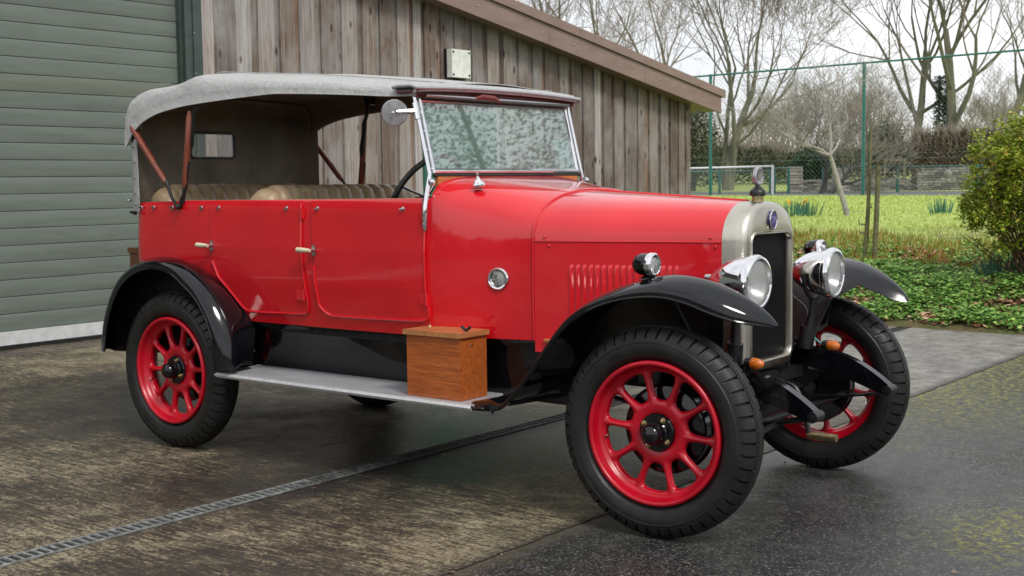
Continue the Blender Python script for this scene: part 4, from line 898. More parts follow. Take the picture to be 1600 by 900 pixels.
# window in the shell
def win(x, w_, z0, z1, r_):
    pts = []; 
    for (cy, cz_, a0) in ((w_-r_, z1-r_, 0), (-(w_-r_), z1-r_, pi/2), (-(w_-r_), z0+r_, pi), (w_-r_, z0+r_, 1.5*pi)):
        for k in range(11): a = a0+pi/2*k/10; pts.append((x, cy+r_*cos(a), cz_+r_*sin(a)))
    return pts
WZ0, WZ1, WW = .585, 1.082, .172
OW += [win(RX1+.002, WW+.016, WZ0-.016, WZ1+.018, .045), win(RX1+.002, WW+.010, WZ0-.010, WZ1+.012, .042)]
b.grid(OW, True); b.grid([[(RX1-.03, p[1], p[2]) for p in win(0, WW-.001, WZ0, WZ1, .034)], win(RX1+.004, WW, WZ0, WZ1, .036), win(RX1+.008, WW+.003, WZ0-.004, WZ1+.004, .038), win(RX1+.0085, WW+.007, WZ0-.008, WZ1+.009, .04), win(RX1+.0, WW+.011, WZ0-.012, WZ1+.013, .042)], True)
b.add(rsec(RX0+.002, RW-.004, RZ0+.004, RZ1-.004, .186), [tuple(range(44))]); rad = b.build('radiator', 'nickel', car, smooth=50)
b = B(); b.add(win(RX1-.028, WW+.004, WZ0-.004, WZ1+.004, .03), [tuple(range(44))]); 
for k in range(42): y = -WW+.004+k*(2*WW-.008)/41; b.box(RX1-.028, RX1-.018, y-.0012, y+.0012, WZ0, WZ1)
b.build('core', 'core', rad, smooth=0)
b = B(); b.tube([(.032, 0, 1.19), (.032, 0, 1.236)], .024, 20); b.build('filler_neck', 'brass', rad)
b = B(); b.lathe([(.001, -.004), (.028, -.002), (.033, .004), (.033, .012), (.030, .02), (.026, .024), (.018, .032), (.010, .038), (.006, .046)], (.032, 0, 1.234), (0, 0, 1), 24); cap = b.build('filler_cap', 'satin_black', rad)
b = B(); b.lathe([(.001, -.009), (.033, -.009), (.038, -.003), (.038, .006), (.032, .010), (.029, .008), (.001, .006)], (.032, 0, 1.310), (1, 0, 0), 28); mo = b.build('calormeter', 'mirror_back', cap)
b = B(); b.lathe([(.001, .0085), (.017, .0085)], (.032, 0, 1.310), (1, 0, 0), 24); b.box(.0410, .0415, -.002, .002, 1.294, 1.326); b.build('dial', 'stone', mo, smooth=0)
b = B(); rows = []
for r_, x in ((1, .091), (1, .099), (.9, .102)): rows.append([(x, .031*r_*cos(2*pi*k/28), 1.137+.038*r_*sin(2*pi*k/28)) for k in range(28)])
b.grid(rows, True); b.add([(.1015, .0275*cos(2*pi*k/28), 1.137+.034*sin(2*pi*k/28)) for k in range(28)], [tuple(range(28))]); bd = b.build('badge', 'enamel', rad, smooth=30)
b = B(); b.tube([(.102, .030*cos(2*pi*k/28), 1.137+.037*sin(2*pi*k/28)) for k in range(29)], .003, 6, False); b.build('badge_rim', 'chrome', bd)
def lettering(txt, size, mat, parent, loc, rot, name='lettering', ext=.0008, sx=1, sy=1):
    cu = bpy.data.curves.new(name, 'FONT'); cu.body = txt; cu.size = size; cu.align_x = 'CENTER'; cu.align_y = 'CENTER'; cu.extrude = ext
    to = bpy.data.objects.new('tmp', cu); SC.collection.objects.link(to); bpy.context.view_layer.update()
    me = bpy.data.meshes.new_from_object(to.evaluated_get(bpy.context.evaluated_depsgraph_get())); bpy.data.objects.remove(to)
    me.materials.clear(); me.materials.append(M[mat]); o = bpy.data.objects.new(name, me); SC.collection.objects.link(o); o.parent = parent
    o.location = loc; o.rotation_euler = rot; o.scale = (sx, sy, 1); return o
lettering('CIW', .026, 'letter', bd, (.1025, 0, 1.137), (pi/2, 0, pi/2), sx=.85, sy=1.45)
# headlamps
for sg in (1, -1):
    c = Vector((.168, -.335*sg, .914)) if sg > 0 else Vector((.178, .335, .908)); ax = Vector((1, -.04*sg if sg > 0 else .04, -.02)).normalized()
    b = B(); b.lathe([(.001, -.165), (.022, -.162), (.030, -.150), (.050, -.128), (.075, -.088), (.092, -.040), (.0975, .0), (.0985, .012)], c, ax, 40)
    hl = b.build('headlamp', 'chrome', car, smooth=60)
    b = B(); b.lathe([(.0985, .008), (.104, .012), (.107, .022), (.106, .034), (.100, .042), (.092, .044), (.088, .040), (.087, .030)], c, ax, 44); b.lathe([(.0985, -.042), (.0995, -.036), (.0985, -.030)], c, ax, 40) if 0 else None; b.build('bezel', 'chrome', hl)
    b = B(); b.lathe([(.088, .034), (.06, .040), (.03, .043), (.001, .044)], c, ax, 36); b.build('lens', 'lens', hl)
    b = B(); b.lathe([(.087, .026), (.070, -.004), (.045, -.03), (.02, -.042), (.001, -.045)], c, ax, 36); b.lathe([(.001, .016), (.012, .012), (.014, 0), (.008, -.03)], c, ax, 14); b.build('reflector', 'lamp_silver', hl)
    b = B(); b.tube([c+Vector((-.14, 0, .01)), c+Vector((-.185, .0, .015))], [.016, .010], 10); b.build('terminal', 'dull_chrome', hl)
    if sg < 0: b = B(); b.lathe([(.001, .040), (.010, .036), (.016, .02), (.018, 0)], c+Vector((-.035, 0, .088)), (-.15, 0, 1), 14); b.tube([c+Vector((-.065, 0, .088)), c+Vector((-.04, 0, .112)), c+Vector((-.005, 0, .104))], [.007, .012, .008], 10); b.build('clip', 'chrome', hl)
    yk = []
    for k in range(13): a = pi*k/12; yk.append(c+Vector((-.055, -.098*cos(a)*1.04, -.098*sin(a)*1.12)))
    b = B(); b.tube(yk, .0085, 8); b.tube([c+Vector((-.055, 0, -.110)), c+Vector((-.062, .005*sg, -.18)), Vector((.105, -.325*sg, .66))], [.016, .017, .022], 12)
    b.tube([Vector((.105, -.325*sg, .68)), Vector((.09, -.32*sg, .59))], [.032, .036], 12); b.build('bracket', 'satin_black', hl)
b = B(); b.tube(smooth_path([(.10, .34, .66), (.13, .345, .625), (.16, .36, .60), (.15, .395, .60)], 5), .004, 6); b.build('cable', 'cable', car)
b = B(); b.tube(smooth_path([(.03, .24, .86), (.06, .28, .81), (.10, .315, .76), (.10, .33, .68)], 4), .005, 6); b.build('conduit', 'dull_chrome', car)
# front chassis: dumb irons, springs, axle
for sg in (1, -1):
    y = -.355*sg; b = B(); top = smooth_path([(-.3, 0, .60), (-.05, 0, .598), (.08, 0, .592), (.20, 0, .582), (.31, 0, .548), (.40, 0, .497), (.452, 0, .458)], 4); bot = smooth_path([(-.3, 0, .50), (-.05, 0, .50), (.08, 0, .505), (.20, 0, .492), (.30, 0, .462), (.39, 0, .432), (.445, 0, .422)], 4)
    b.grid([[(t.x, y-.022, t.z), (t.x, y+.022, t.z), (q.x, y+.022, q.z), (q.x, y-.022, q.z)] for t, q in zip(top, bot)], True, True); di = b.build('dumb_iron', 'black', car, smooth=35, bevel=.004)
    b = B(); b.tube([(.447, y-.034, .438), (.447, y+.034, .438)], .021, 14); b.tube([(.447, y-.042, .438), (.447, y+.042, .438)], .010, 10); b.build('spring_eye', 'satin_black', di)
    for xx, zz_ in ((.30, .50), (.33, .488), (.24, .535)): B().lathe([(.001, .006), (.006, .005), (.008, 0)], (xx, y-.022*sg, zz_), (0, -sg, 0), 8).build('rivet', 'satin_black', di)
    b = B()
    for k in range(5):
        e = .07*k; b.grid([[(x, y-.020, z-k*.009-.0075), (x, y+.020, z-k*.009-.0075), (x, y+.020, z-k*.009), (x, y-.020, z-k*.009)] for x, z in [(lerp(-.43+e, .445-e, j/10), .43-.045*(1-((j-5)/5.)**2)-.0*k) for j in range(11)]], True, True)
    b.build('leaf_spring', 'satin_black', car, smooth=0)
    b = B(); b.tube([(.05, y-.05*sg, .48), (.05, y-.09*sg, .48)], .055, 20); b.tube([(.05, y-.10*sg, .48), (.22, y-.04*sg, .515)], .013, 8); b.build('shock_absorber', 'satin_black', car)
    b = B(); c = Vector((.172, -.325, .607)) if sg > 0 else Vector((.175, .365, .600)); b.lathe([(.001, -.022), (.020, -.022), (.022, -.006), (.022, .004)], c, (1, 0, 0), 18); ind = b.build('indicator', 'satin_black', car)
    b = B(); b.lathe([(.021, .003), (.0235, .010), (.0225, .026), (.018, .042), (.010, .052), (.001, .055)], c, (1, -.1, 0), 20); b.build('amber_lens', 'amber', ind)
    b = B(); b.tube([c+Vector((-.01, 0, 0)), c+Vector((-.05, .01, -.02)), Vector((.10, -.345*sg, .59))], .008, 6); b.build('stem', 'satin_black', ind)
b = B(); b.tube([(.06, -.62, .385), (.0, -.40, .335), (.0, .40, .335), (.0, .62, .385)], .028, 10); b.build('front_axle', 'satin_black', car)
b = B(); b.tube([(.447, -.36, .438), (.447, .36, .438)], .0125, 10); b.build('cross_tube', 'satin_black', car) if 0 else None
b = B(); b.tube([(.24, -.70, .385), (.27, -.45, .37), (.30, -.36, .40), (.42, -.36, .43)], .011, 8); b.tube([(.15, -.60, .36), (.15, .60, .36)], .013, 8); b.tube([(.10, .34, .50), (.25, .36, .49), (.41, .37, .455)], .012, 8); b.build('track_rod', 'satin_black', car)
b = B(); b.tube(smooth_path([(.05, 0, .50), (.14, 0, .49), (.20, .0, .47), (.235, 0, .40), (.25, 0, .33), (.262, 0, .29)], 4), .011, 10); ch = b.build('starting_handle', 'satin_black', car)
b = B(); b.tube([(.255, 0, .288), (.30, 0, .288), (.375, 0, .290)], [.014, .0165, .015], 14); b.build('grip', 'brass', ch)
b = B(); b.box(-.02, .08, -.33, .33, .47, .515); b.box(.02, .10, -.05, .05, .45, .53); b.build('cross_member', 'satin_black', car, bevel=.006)
b = B(); b.box(.02, .05, .16, .42, .575, .60); b.tube([(.07, .20, .50), (.08, .20, .60)], .008, 6); b.build('wing_bracket', 'satin_black', car, bevel=.003)
b = B(); 
for y in (-.36, .36): b.box(-3.30, -.30, y-.025, y+.025, .50, .60)
for x in (-3.25, -2.3, -1.4): b.box(x, x+.06, -.335, .335, .51, .59)
b.build('chassis_rail', 'under_black', car, smooth=0)
b = B(); b.box(-3.28, -1.25, -.54, .54, .600, .640); b.box(-1.25, -.75, -.43, .43, .600, .640); b.box(-.74, -.02, -.20, .20, .45, .95); b.box(-1.7, -.8, -.14, .14, .36, .58); b.build('undertray', 'under_black', car, smooth=0)
b = B(); b.tube([(-WBS, -.60, RT), (-WBS, .60, RT)], .035, 12); b.lathe([(.04, -.13), (.11, -.08), (.14, 0), (.11, .08), (.04, .13)], (-WBS, 0, RT), (0, 1, 0), 20); b.tube([(-WBS, 0, RT), (-1.6, 0, .48)], .035, 10); b.build('rear_axle', 'satin_black', car)
for y in (-.40, .40):
    b = B()
    for k in range(5): b.grid([[(x, y-.022, z-k*.009-.008), (x, y+.022, z-k*.009-.008), (x, y+.022, z-k*.009), (x, y-.022, z-k*.009)] for x, z in [(lerp(-3.32+.08*k, -2.25-.08*k, j/8), .46-.07*(1-((j-4)/4.)**2)) for j in range(9)]], True, True)
    b.build('leaf_spring', 'under_black', car, smooth=0)
b = B(); b.tube([(-.9, .2, .38), (-1.6, .22, .36), (-3.2, .25, .38)], .024, 10); b.tube([(-1.7, .22, .35), (-2.25, .22, .35)], .07, 16); b.build('exhaust', 'under_black', car)

# ---- wheels (local: y+ points OUT of the wheel after turning)
def tyre_mesh():
    NL, FR = 50, [0, .13, .17, .45, .72, .96]; SUB = len(FR); n = NL*SUB
    prof = [(.262, -.020, 0), (.270, -.010, 0), (.276, -.004, 0), (.286, .006, 0), (.302, .012, 0), (.318, .0135, 0), (.330, .012, 0), (.3325, .0130, 0), (.336, .0095, 0), (.346, .0065, 0), (.348, .006, .55), (.3665, -.0035, 1), (.3775, -.015, 1), (.3835, -.026, 1),
            (.386, -.034, 1), (.3865, -.0355, .1), (.381, -.0365, 0), (.381, -.041, 0), (.3885, -.0415, .25), (.389, -.051, .0), (.384, -.0515, 0), (.384, -.055, 0), (.3895, -.0555, 0), (.3895, -.0655, 0)]
    mid = -.067; prof2 = prof+[(r_, 2*mid-o_, g) for r_, o_, g in prof[::-1]]
    b = B(); rows = []
    for r_, o_, g in prof2:
        row = []; skew = max(0, (r_-.345))*.35
        for k in range(n):
            ph = k % SUB; cut = g*(.0115 if ph in (0, 1) else 0)
            th = 2*pi*(k//SUB+FR[ph])/NL+skew*(1 if o_ > mid else -1)
            sgn = 1 if o_ > mid else -1
            rr2 = r_-cut*(.9 if r_ > .36 else .45); oo = o_-sgn*cut*.6
            row.append((rr2*cos(th), oo, rr2*sin(th)))
        rows.append(row)
    b.grid(rows, True); return b
def rim_mesh():
    b = B(); PR = [(.262, -.030), (.266, -.012), (.2665, -.002), (.264, .004), (.258, .007), (.252, .006), (.248, .001), (.2455, -.012), (.241, -.024), (.236, -.032), (.230, -.036), (.226, -.046), (.226, -.078), (.232, -.092), (.245, -.105), (.262, -.118)]
    b.grid([[(r_*cos(2*pi*k/96), o_, r_*sin(2*pi*k/96)) for k in range(96)] for r_, o_ in PR], True)
    # ten cast spokes around ten rounded windows
    Ro, Ri, yc = .229, .098, -.058; NP = 48; K = 6
    for w_ in range(10):
        a0 = 2*pi*(w_+.5)/10+.10; h = pi/10
        def bound(f):       # sector outline, f in 0..1
            seg = f*4; s_ = int(seg) % 4; t = seg-int(seg)
            if s_ == 0: return (Ro, a0-h+2*h*t)
            if s_ == 1: return (lerp(Ro, Ri, t), a0+h)
            if s_ == 2: return (Ri, a0+h-2*h*t)
            return (lerp(Ri, Ro, t), a0-h)
        loopo, loopi = [], []
        sw_o, sw_i = .0092, .0108
        r1, r0 = .2195, .118; rm = (r0+r1)/2
        for k in range(NP):
            r_, a = bound(k/NP+.0); loopo.append((r_*cos(a), r_*sin(a)))
            # window: superellipse in (radial, tangential)
            ph = math.atan2(-1+0, 0)
            al = 2*pi*k/NP; # start at corner (outer, -h): angle 135deg in (t,r)
            an = 3*pi/4-al; ct, cr2 = cos(an), sin(an); n_ = 3.0
            u = (abs(ct)**n_+abs(cr2)**n_)**(-1/n_); tt, rr_2 = ct*u, cr2*u
            rad_ = rm+(r1-r0)/2*rr_2; halfw = rad_*sin(h)-lerp(sw_i, sw_o, (rad_-r0)/(r1-r0)); 
            x_, y_ = rad_*1.0, tt*halfw
            loopi.append((x_*cos(a0)-y_*sin(a0), x_*sin(a0)+y_*cos(a0)))
        for face in (1, -1):
            rows = []
            for j in range(K+1):
                s_ = j/K; hgt = .0175*math.sqrt(max(0, 1-(1-s_)**2))
                e = s_
                rows.append([(lerp(i_[0], o_[0], e), yc+face*hgt, lerp(i_[1], o_[1], e)) for i_, o_ in zip(loopi, loopo)])
            b.grid([[r[k] for k in range(NP)] for r in rows], True)
    b.lathe([(.100, -.0405), (.072, -.040), (.068, -.044)], (0, 0, 0), (0, 1, 0), 40); b.lathe([(.100, -.0755), (.02, -.076)], (0, 0, 0), (0, 1, 0), 40)
    return b
wheels = []
proto = rim_mesh().build('wheel', 'wheel_red', car, smooth=50)
tyre_mesh().build('tyre', 'rubber', proto, smooth=24)
b = B(); b.lathe([(.070, -.042), (.070, -.034), (.067, -.030), (.044, -.029), (.040, -.024), (.0395, .006), (.037, .018), (.029, .030), (.016, .037), (.001, .039)], (0, 0, 0), (0, 1, 0), 32); b.build('hub', 'black', proto)
for k in range(4):
    a = pi/2*k+.6; b = B(); b.lathe([(.011, .0), (.011, .008), (.007, .009), (.006, .018), (.003, .020), (.001, .020)], (.0555*cos(a), -.031, .0555*sin(a)), (0, 1, 0), 8); b.build('wheel_nut', 'brass', proto)
b = B(); b.tube([(.222, -.06, -.03), (.212, -.045, -.028), (.206, -.03, -.026)], [.004, .004, .003], 8); b.build('valve', 'dull_chrome', proto)
b = B(); b.lathe([(.05, -.090), (.150, -.092), (.162, -.098), (.166, -.106), (.160, -.112), (.160, -.165), (.168, -.170), (.165, -.178), (.03, -.18)], (0, 0, 0), (0, 1, 0), 48); dm = b.build('brake_drum', 'black', proto)
def place_wheel(x, side, steer, rollang, first=False):
    w_ = proto if first else copy_tree(proto, car)
    w_.location = (x, -TRK*side, RT); w_.rotation_euler = (0, rollang, steer+(pi if side > 0 else 0)); w_.rotation_mode = 'XYZ'; wheels.append(w_); return w_
place_wheel(0, 1, .069, .02, True); place_wheel(0, -1, .069, .3); place_wheel(-WBS, 1, 0, .16); place_wheel(-WBS, -1, 0, .5)
# spare wheel lying against the far mudguard
sw = copy_tree(proto, car); sw.location = (-.90, .66, .815); sw.rotation_euler = (R(-14), .2, 0); sw.name = 'spare_wheel'

# ---- windscreen
def wsx(z): return lerp(-1.215, -1.292, (z-1.336)/.319)
b = B(); b.tube([(wsx(1.348), -.535, 1.348), (wsx(1.348), .535, 1.348)], .012, 10, squash=1.0); 
for y in (-.535, .535): b.tube([(wsx(1.34), y, 1.34), (wsx(1.655), y, 1.655)], .0095, 10)
wf = b.build('windscreen_frame', 'chrome', car)
b = B(); b.tube([(wsx(1.652), -.535, 1.652), (wsx(1.652), .535, 1.652)], .010, 8); b.build('top_rail', 'dull_chrome', wf)
b = B(); b.tube([(wsx(1.328), -.54, 1.330), (wsx(1.328), .54, 1.330)], .008, 8); b.build('seal', 'rubber', wf)
b = B(); p = [(wsx(z)+o_, y, z) for o_ in (-.002, .002) for z, y in ((1.345, -.53), (1.345, .53), (1.65, .53), (1.65, -.53))]
b.add(p, [(0, 1, 2, 3), (7, 6, 5, 4), (0, 4, 5, 1), (1, 5, 6, 2), (2, 6, 7, 3), (3, 7, 4, 0)]); b.build('pane', 'glass', wf, smooth=0)
b = B(); b.add([(wsx(z)-.004, y, z) for y, z in ((.375, 1.50), (.50, 1.492), (.51, 1.40), (.495, 1.372), (.46, 1.368), (.425, 1.39))], [(0, 1, 2, 3, 4, 5)]); b.build('licence_disc', 'paper', wf, smooth=0, solid=.001)
for sg in (1, -1):
    y = -.565*sg; yl = -.603*sg
    b = B(); b.tube([(wsx(1.69), y, 1.69), (wsx(1.55), y, 1.55), (wsx(1.336), y, 1.336), (-1.212, lerp(y, yl, .6), 1.26), (-1.210, yl, 1.20), (-1.210, yl-.002*sg, 1.11), (-1.210, yl, 1.098)], [.0085, .0085, .0095, .012, .012, .011, .006], 12); ps = b.build('windscreen_post', 'chrome', car)
    b = B()
    for z in (1.36, 1.44, 1.52, 1.60): B().tube([(wsx(z), y-.004*sg, z), (wsx(z), -.53*sg, z-.002)], .0045, 6).build('clamp', 'dull_chrome', ps)
    b = B(); b.lathe([(.001, .016), (.010, .013), (.014, .004), (.016, 0)], (-1.195, -.575*sg, 1.303), (.8, -sg*.6, 0), 14); b.build('pivot', 'chrome', ps)
    [B().lathe([(.001, .004), (.005, .003), (.006, 0)], (-1.21, yl-.011*sg, z), (0, -sg, 0), 8).build('bolt', 'dull_chrome', ps) for z in (1.17, 1.125)]
b = B(); b.box(-1.222, -1.207, -.52, .52, 1.275, 1.330); b.build('dash_rail', 'dash_wood', car, bevel=.004)
b = B(); b.lathe([(.001, .052), (.005, .050), (.006, .042), (.0035, .036), (.008, .032), (.010, .022), (.018, .014), (.026, .004), (.026, -.004)], (-1.03, -.462, 1.289), (0, -.25, 1), 20); b.build('ventilator_knob', 'chrome', car)
# scuttle side lamp
yy = -(hw(-.865)); nn = Vector((.28, -1, 0)).normalized(); c = Vector((-.905, -hw(-.905)-.002, .898))
b = B(); b.lathe([(.046, -.004), (.047, .006), (.042, .013), (.036, .011), (.034, .004)], c, nn, 32); vl = b.build('scuttle_lamp', 'chrome', car)
b = B(); b.lathe([(.034, .006), (.02, .012), (.001, .014)], c, nn, 24); b.build('lens', 'lens', vl)
b = B(); b.lathe([(.036, .002), (.001, .0025)], c, nn, 24); b.build('backing', 'core', vl)
tz_ = Vector((0, 0, 1)); tx_ = nn.cross(tz_)
b = B(); rows = []
for k in range(7):
    a = -pi/2+pi*k/6; rows.append([c+nn*(.006+.012*cos(pi/2*j/5))+tz_*(.035*sin(a))+tx_*(.035*cos(a)*(j/5)) for j in range(6)])
b.grid(rows); b.build('shade', 'chrome', vl, smooth=60)
# mirror
mc = car.matrix_basis; c = Vector((-1.345, -.635, 1.598)); mn = Vector((.80, -.85, -.10)).normalized()
b = B(); b.lathe([(.001, -.010), (.052, -.010), (.0565, -.006), (.0565, -.001), (.053, .003), (.03, .0045), (.001, .005)], c, mn, 40); mr = b.build('mirror', 'mirror_back', car, smooth=28)
b = B(); b.lathe([(.001, .012), (.006, .010), (.008, 0)], c+mn*.011+Vector((0, -.01, .0)), mn, 10); b.tube([c+Vector((.012, .0, .004))+mn*.006, c+Vector((.035, .03, .006)), Vector((wsx(1.60), -.567, 1.602))], [.006, .010, .013], 8); b.tube([Vector((wsx(1.57), -.567, 1.57)), Vector((wsx(1.64), -.567, 1.64))], .014, 10); b.build('mirror_arm', 'chrome', mr)
# steering wheel
b = B(); sc0 = Vector((-1.47, -.30, 1.232)); tl = 1.05; uu = Vector((cos(tl), 0, sin(tl))); vv = Vector((0, 1, 0)); Rr = .215
b.tube([sc0+uu*Rr*cos(2*pi*k/48)+vv*Rr*sin(2*pi*k/48) for k in range(49)], .0135, 10, False); st_ = b.build('steering_wheel', 'satin_black', car)
nn2 = uu.cross(vv); b = B()
for k in range(4): a = pi/2*k+.3; b.tube([sc0-nn2*.0, sc0+(uu*cos(a)+vv*sin(a))*Rr], .006, 8)
b.build('spoke', 'dull_chrome', st_); b = B(); s1 = nn2 if nn2.x > 0 else -nn2; b.tube([sc0-s1*.01, sc0+s1*.55], .018, 10); b.build('column', 'satin_black', st_)
# ---- seats
def seat(x, top, lean, wid, name='seat', z0=.80):
    t = None; b = B(); NPL = 13; n = NPL*8; rows = []
    prof = [(.10, z0), (.085, top-.16), (.085, top-.07), (.07, top-.025), (.03, top-.002), (-.02, top), (-.055, top-.02), (-.072, top-.07), (-.072, z0)]
    for k in range(n+1):
        f = k/n; y = -wid/2+wid*f; pl = abs(sin(pi*(f*NPL))); e = min(1, min(f, 1-f)*10)**.5
        rows.append([(x+(px_)*(1-.0)+ (.013*pl if px_ > -.05 else 0)*e-lean*(top-z)+0, y, z-(.05*(1-e))+(.010*pl if z > top-.04 else 0)) for px_, z in prof])
    b.grid(rows); b.add(rows[0], [tuple(range(9))]); b.add(rows[-1], [tuple(range(9))[::-1]]); o = b.build(name, 'leather', car, smooth=60)
    b = B(); b.grid([[(x-.02, y, .80), (x+.30, y, .86+.012*abs(sin(pi*6*f))), (x+.52, y, .86), (x+.55, y, .78)] for f, y in [(k/48, -wid/2+wid*k/48) for k in range(49)]]); b.build('cushion', 'leather', o, smooth=60); return o
seat(-2.36, 1.288, -.12, 1.06, 'front_seat'); seat(-3.16, 1.298, -.16, 1.02, 'rear_seat')
# ---- canvas hood
ST = [(-3.345, 1.56, 1.655, 1.66, .545), (-3.335, 1.515, 1.70, 1.71, .57), (-3.30, 1.515, 1.745, 1.755, .582), (-3.24, 1.575, 1.772, 1.785, .588), (-3.14, 1.632, 1.792, 1.805, .592), (-3.02, 1.667, 1.797, 1.82, .595), (-2.90, 1.685, 1.806, 1.845, .597),
      (-2.80, 1.696, 1.828, 1.872, .598), (-2.74, 1.700, 1.836, 1.880, .598), (-2.60, 1.708, 1.822, 1.872, .598), (-2.40, 1.716, 1.806, 1.855, .597), (-2.20, 1.722, 1.793, 1.842, .597), (-2.12, 1.722, 1.786, 1.838, .597), (-2.0, 1.716, 1.776, 1.826, .595), (-1.8, 1.704, 1.758, 1.806, .592), (-1.6, 1.690, 1.738, 1.784, .588), (-1.42, 1.676, 1.718, 1.762, .584), (-1.27, 1.672, 1.704, 1.745, .58)]
def FARK(x): return 1+.11*max(0, min(1, (-1.9-x)/.8))
def hsec(st, inset=0):
    x, e, s_, c, w_ = st; w_ -= inset; s_ -= inset; c -= inset; e += inset*.5; pts = []; H_ = s_-e
    half = [(-w_-.003, e-.004), (-w_, e), (-w_-.002, e+H_*.35), (-w_+.006, e+H_*.7), (-w_+.022, e+H_*.9), (-w_+.05, s_), (-w_+.10, s_+(c-s_)*.28)]
    for k in range(1, 7): f = k/6; half.append((lerp(-w_+.10, 0, f), s_+(c-s_)*(.28+.72*math.sin(pi/2*f))))
    kf = FARK(x)
    return [(x, y, z) for y, z in half]+[(x, -y*kf, z) for y, z in half[-2::-1]]
def spl(sts):
    out = []; Pv = [(s_[0], s_[1:]) for s_ in sts]
    for i in range(len(sts)-1):
        p0, p1, p2, p3 = sts[max(i-1, 0)], sts[i], sts[i+1], sts[min(i+2, len(sts)-1)]
        for k in range(3):
            t = k/3; out.append(tuple(.5*((2*a1)+(a2-a0)*t+(2*a0-5*a1+4*a2-a3)*t*t+(3*a1-a0-3*a2+a3)*t**3) for a0, a1, a2, a3 in zip(p0, p1, p2, p3)))
    out.append(sts[-1]); return out
FS = spl(ST); b = B(); b.grid([hsec(s_) for s_ in FS]); hood = b.build('canvas_hood', 'canvas', car, smooth=70, solid=.004, off=0)
b = B(); b.grid([hsec(s_, .010) for s_ in FS[1:]]); b.build('hood_lining', 'lining', hood, smooth=70, solid=.003)
for yy_ in (-.40, .40):
    b = B(); b.tube([(s_[0], yy_, s_[2]+(s_[3]-s_[2])*.62+.004) for s_ in FS[18:]], .0028, 5); b.build('seam', 'canvas', hood)
# rear curtain, wrapped round the corners, with its window
b = B(); zt = lambda x: 1.66
cor = [(-3.225, -.578, 1.56, 0), (-3.26, -.574, 1.53, 0), (-3.30, -.560, 1.52, 0), (-3.33, -.53, 1.57, 0), (-3.342, -.48, 1.64, 0), (-3.345, -.40, 1.66, 0)]
wy, wz0, wz1 = .155, 1.452, 1.590
def rc_col(x, y, z0, z1, nz=8): return [(x+.012*sin(pi*k/nz)*0-(1.66-lerp(z0, z1, k/nz))*-.01, y, lerp(z0, z1, k/nz)) for k in range(nz+1)]
farc = [(-3.16, -.645, 1.60, 0), (-3.22, -.640, 1.60, 0), (-3.28, -.625, 1.60, 0), (-3.32, -.59, 1.63, 0), (-3.340, -.53, 1.67, 0), (-3.345, -.40, 1.69, 0)]
for sg in (1, -1):
    b.grid([rc_col(x, y*sg, 1.165, z1) for x, y, z1, _ in (cor if sg > 0 else farc)+[(-3.345, -wy, 1.70, 0)]])
b.grid([rc_col(-3.345, y, 1.165, wz0) for y in (-wy, 0, wy)]); b.grid([rc_col(-3.345, y, wz1, 1.70) for y in (-wy, 0, wy)])
cu = b.build('rear_curtain', 'canvas', hood, smooth=70, solid=.004)
b = B()
for sg in (1, -1):
    b.grid([rc_col(x+.012, (y+.012)*sg, 1.17, z1+.01) for x, y, z1, _ in (cor[1:] if sg > 0 else farc)+[(-3.345, -wy-.012, 1.71, 0)]])
b.grid([rc_col(-3.333, y, 1.17, wz0) for y in (-wy, 0, wy)]); b.grid([rc_col(-3.333, y, wz1, 1.71) for y in (-wy, 0, wy)]); b.build('curtain_lining', 'lining', hood, smooth=70, solid=.003)
b = B(); c4 = [(-wy, wz0), (wy, wz0), (wy, wz1), (-wy, wz1)]; lp = []
for i, (cy2, cz2, a0) in enumerate(((wy-.02, wz1-.02, 0), (-wy+.02, wz1-.02, pi/2), (-wy+.02, wz0+.02, pi), (wy-.02, wz0+.02, 1.5*pi))):
    for k in range(5): a = a0+pi/2*k/4; lp.append((-3.326, cy2+.02*cos(a), cz2+.02*sin(a)))
b.tube(lp+[lp[0], lp[1]], .0075, 6, False); rw = b.build('rear_window', 'satin_black', hood)
b = B(); b.box(-3.340, -3.338, -wy, wy, wz0, wz1); b.build('pane', 'celluloid', rw, smooth=0)
b = B()
for z in (1.20, 1.26, 1.34, 1.42, 1.50): B().lathe([(.001, .006), (.005, .005), (.006, 0)], (-3.25, -.581, z), (0, -1, 0), 8).build('fastener', 'dull_chrome', hood)
b.lathe([(.001, .02), (.006, .018), (.007, 0)], (-3.34, -.545, 1.225), (-1, -.4, 0), 8)
b.build('fastener', 'dull_chrome', cu)
b = B(); b.tube([(-3.29, -.585, 1.165), (-3.255, -.60, 1.163), (-3.225, -.60, 1.16)], [.006, .009, .011], 8); b.build('hood_latch', 'satin_black', car)
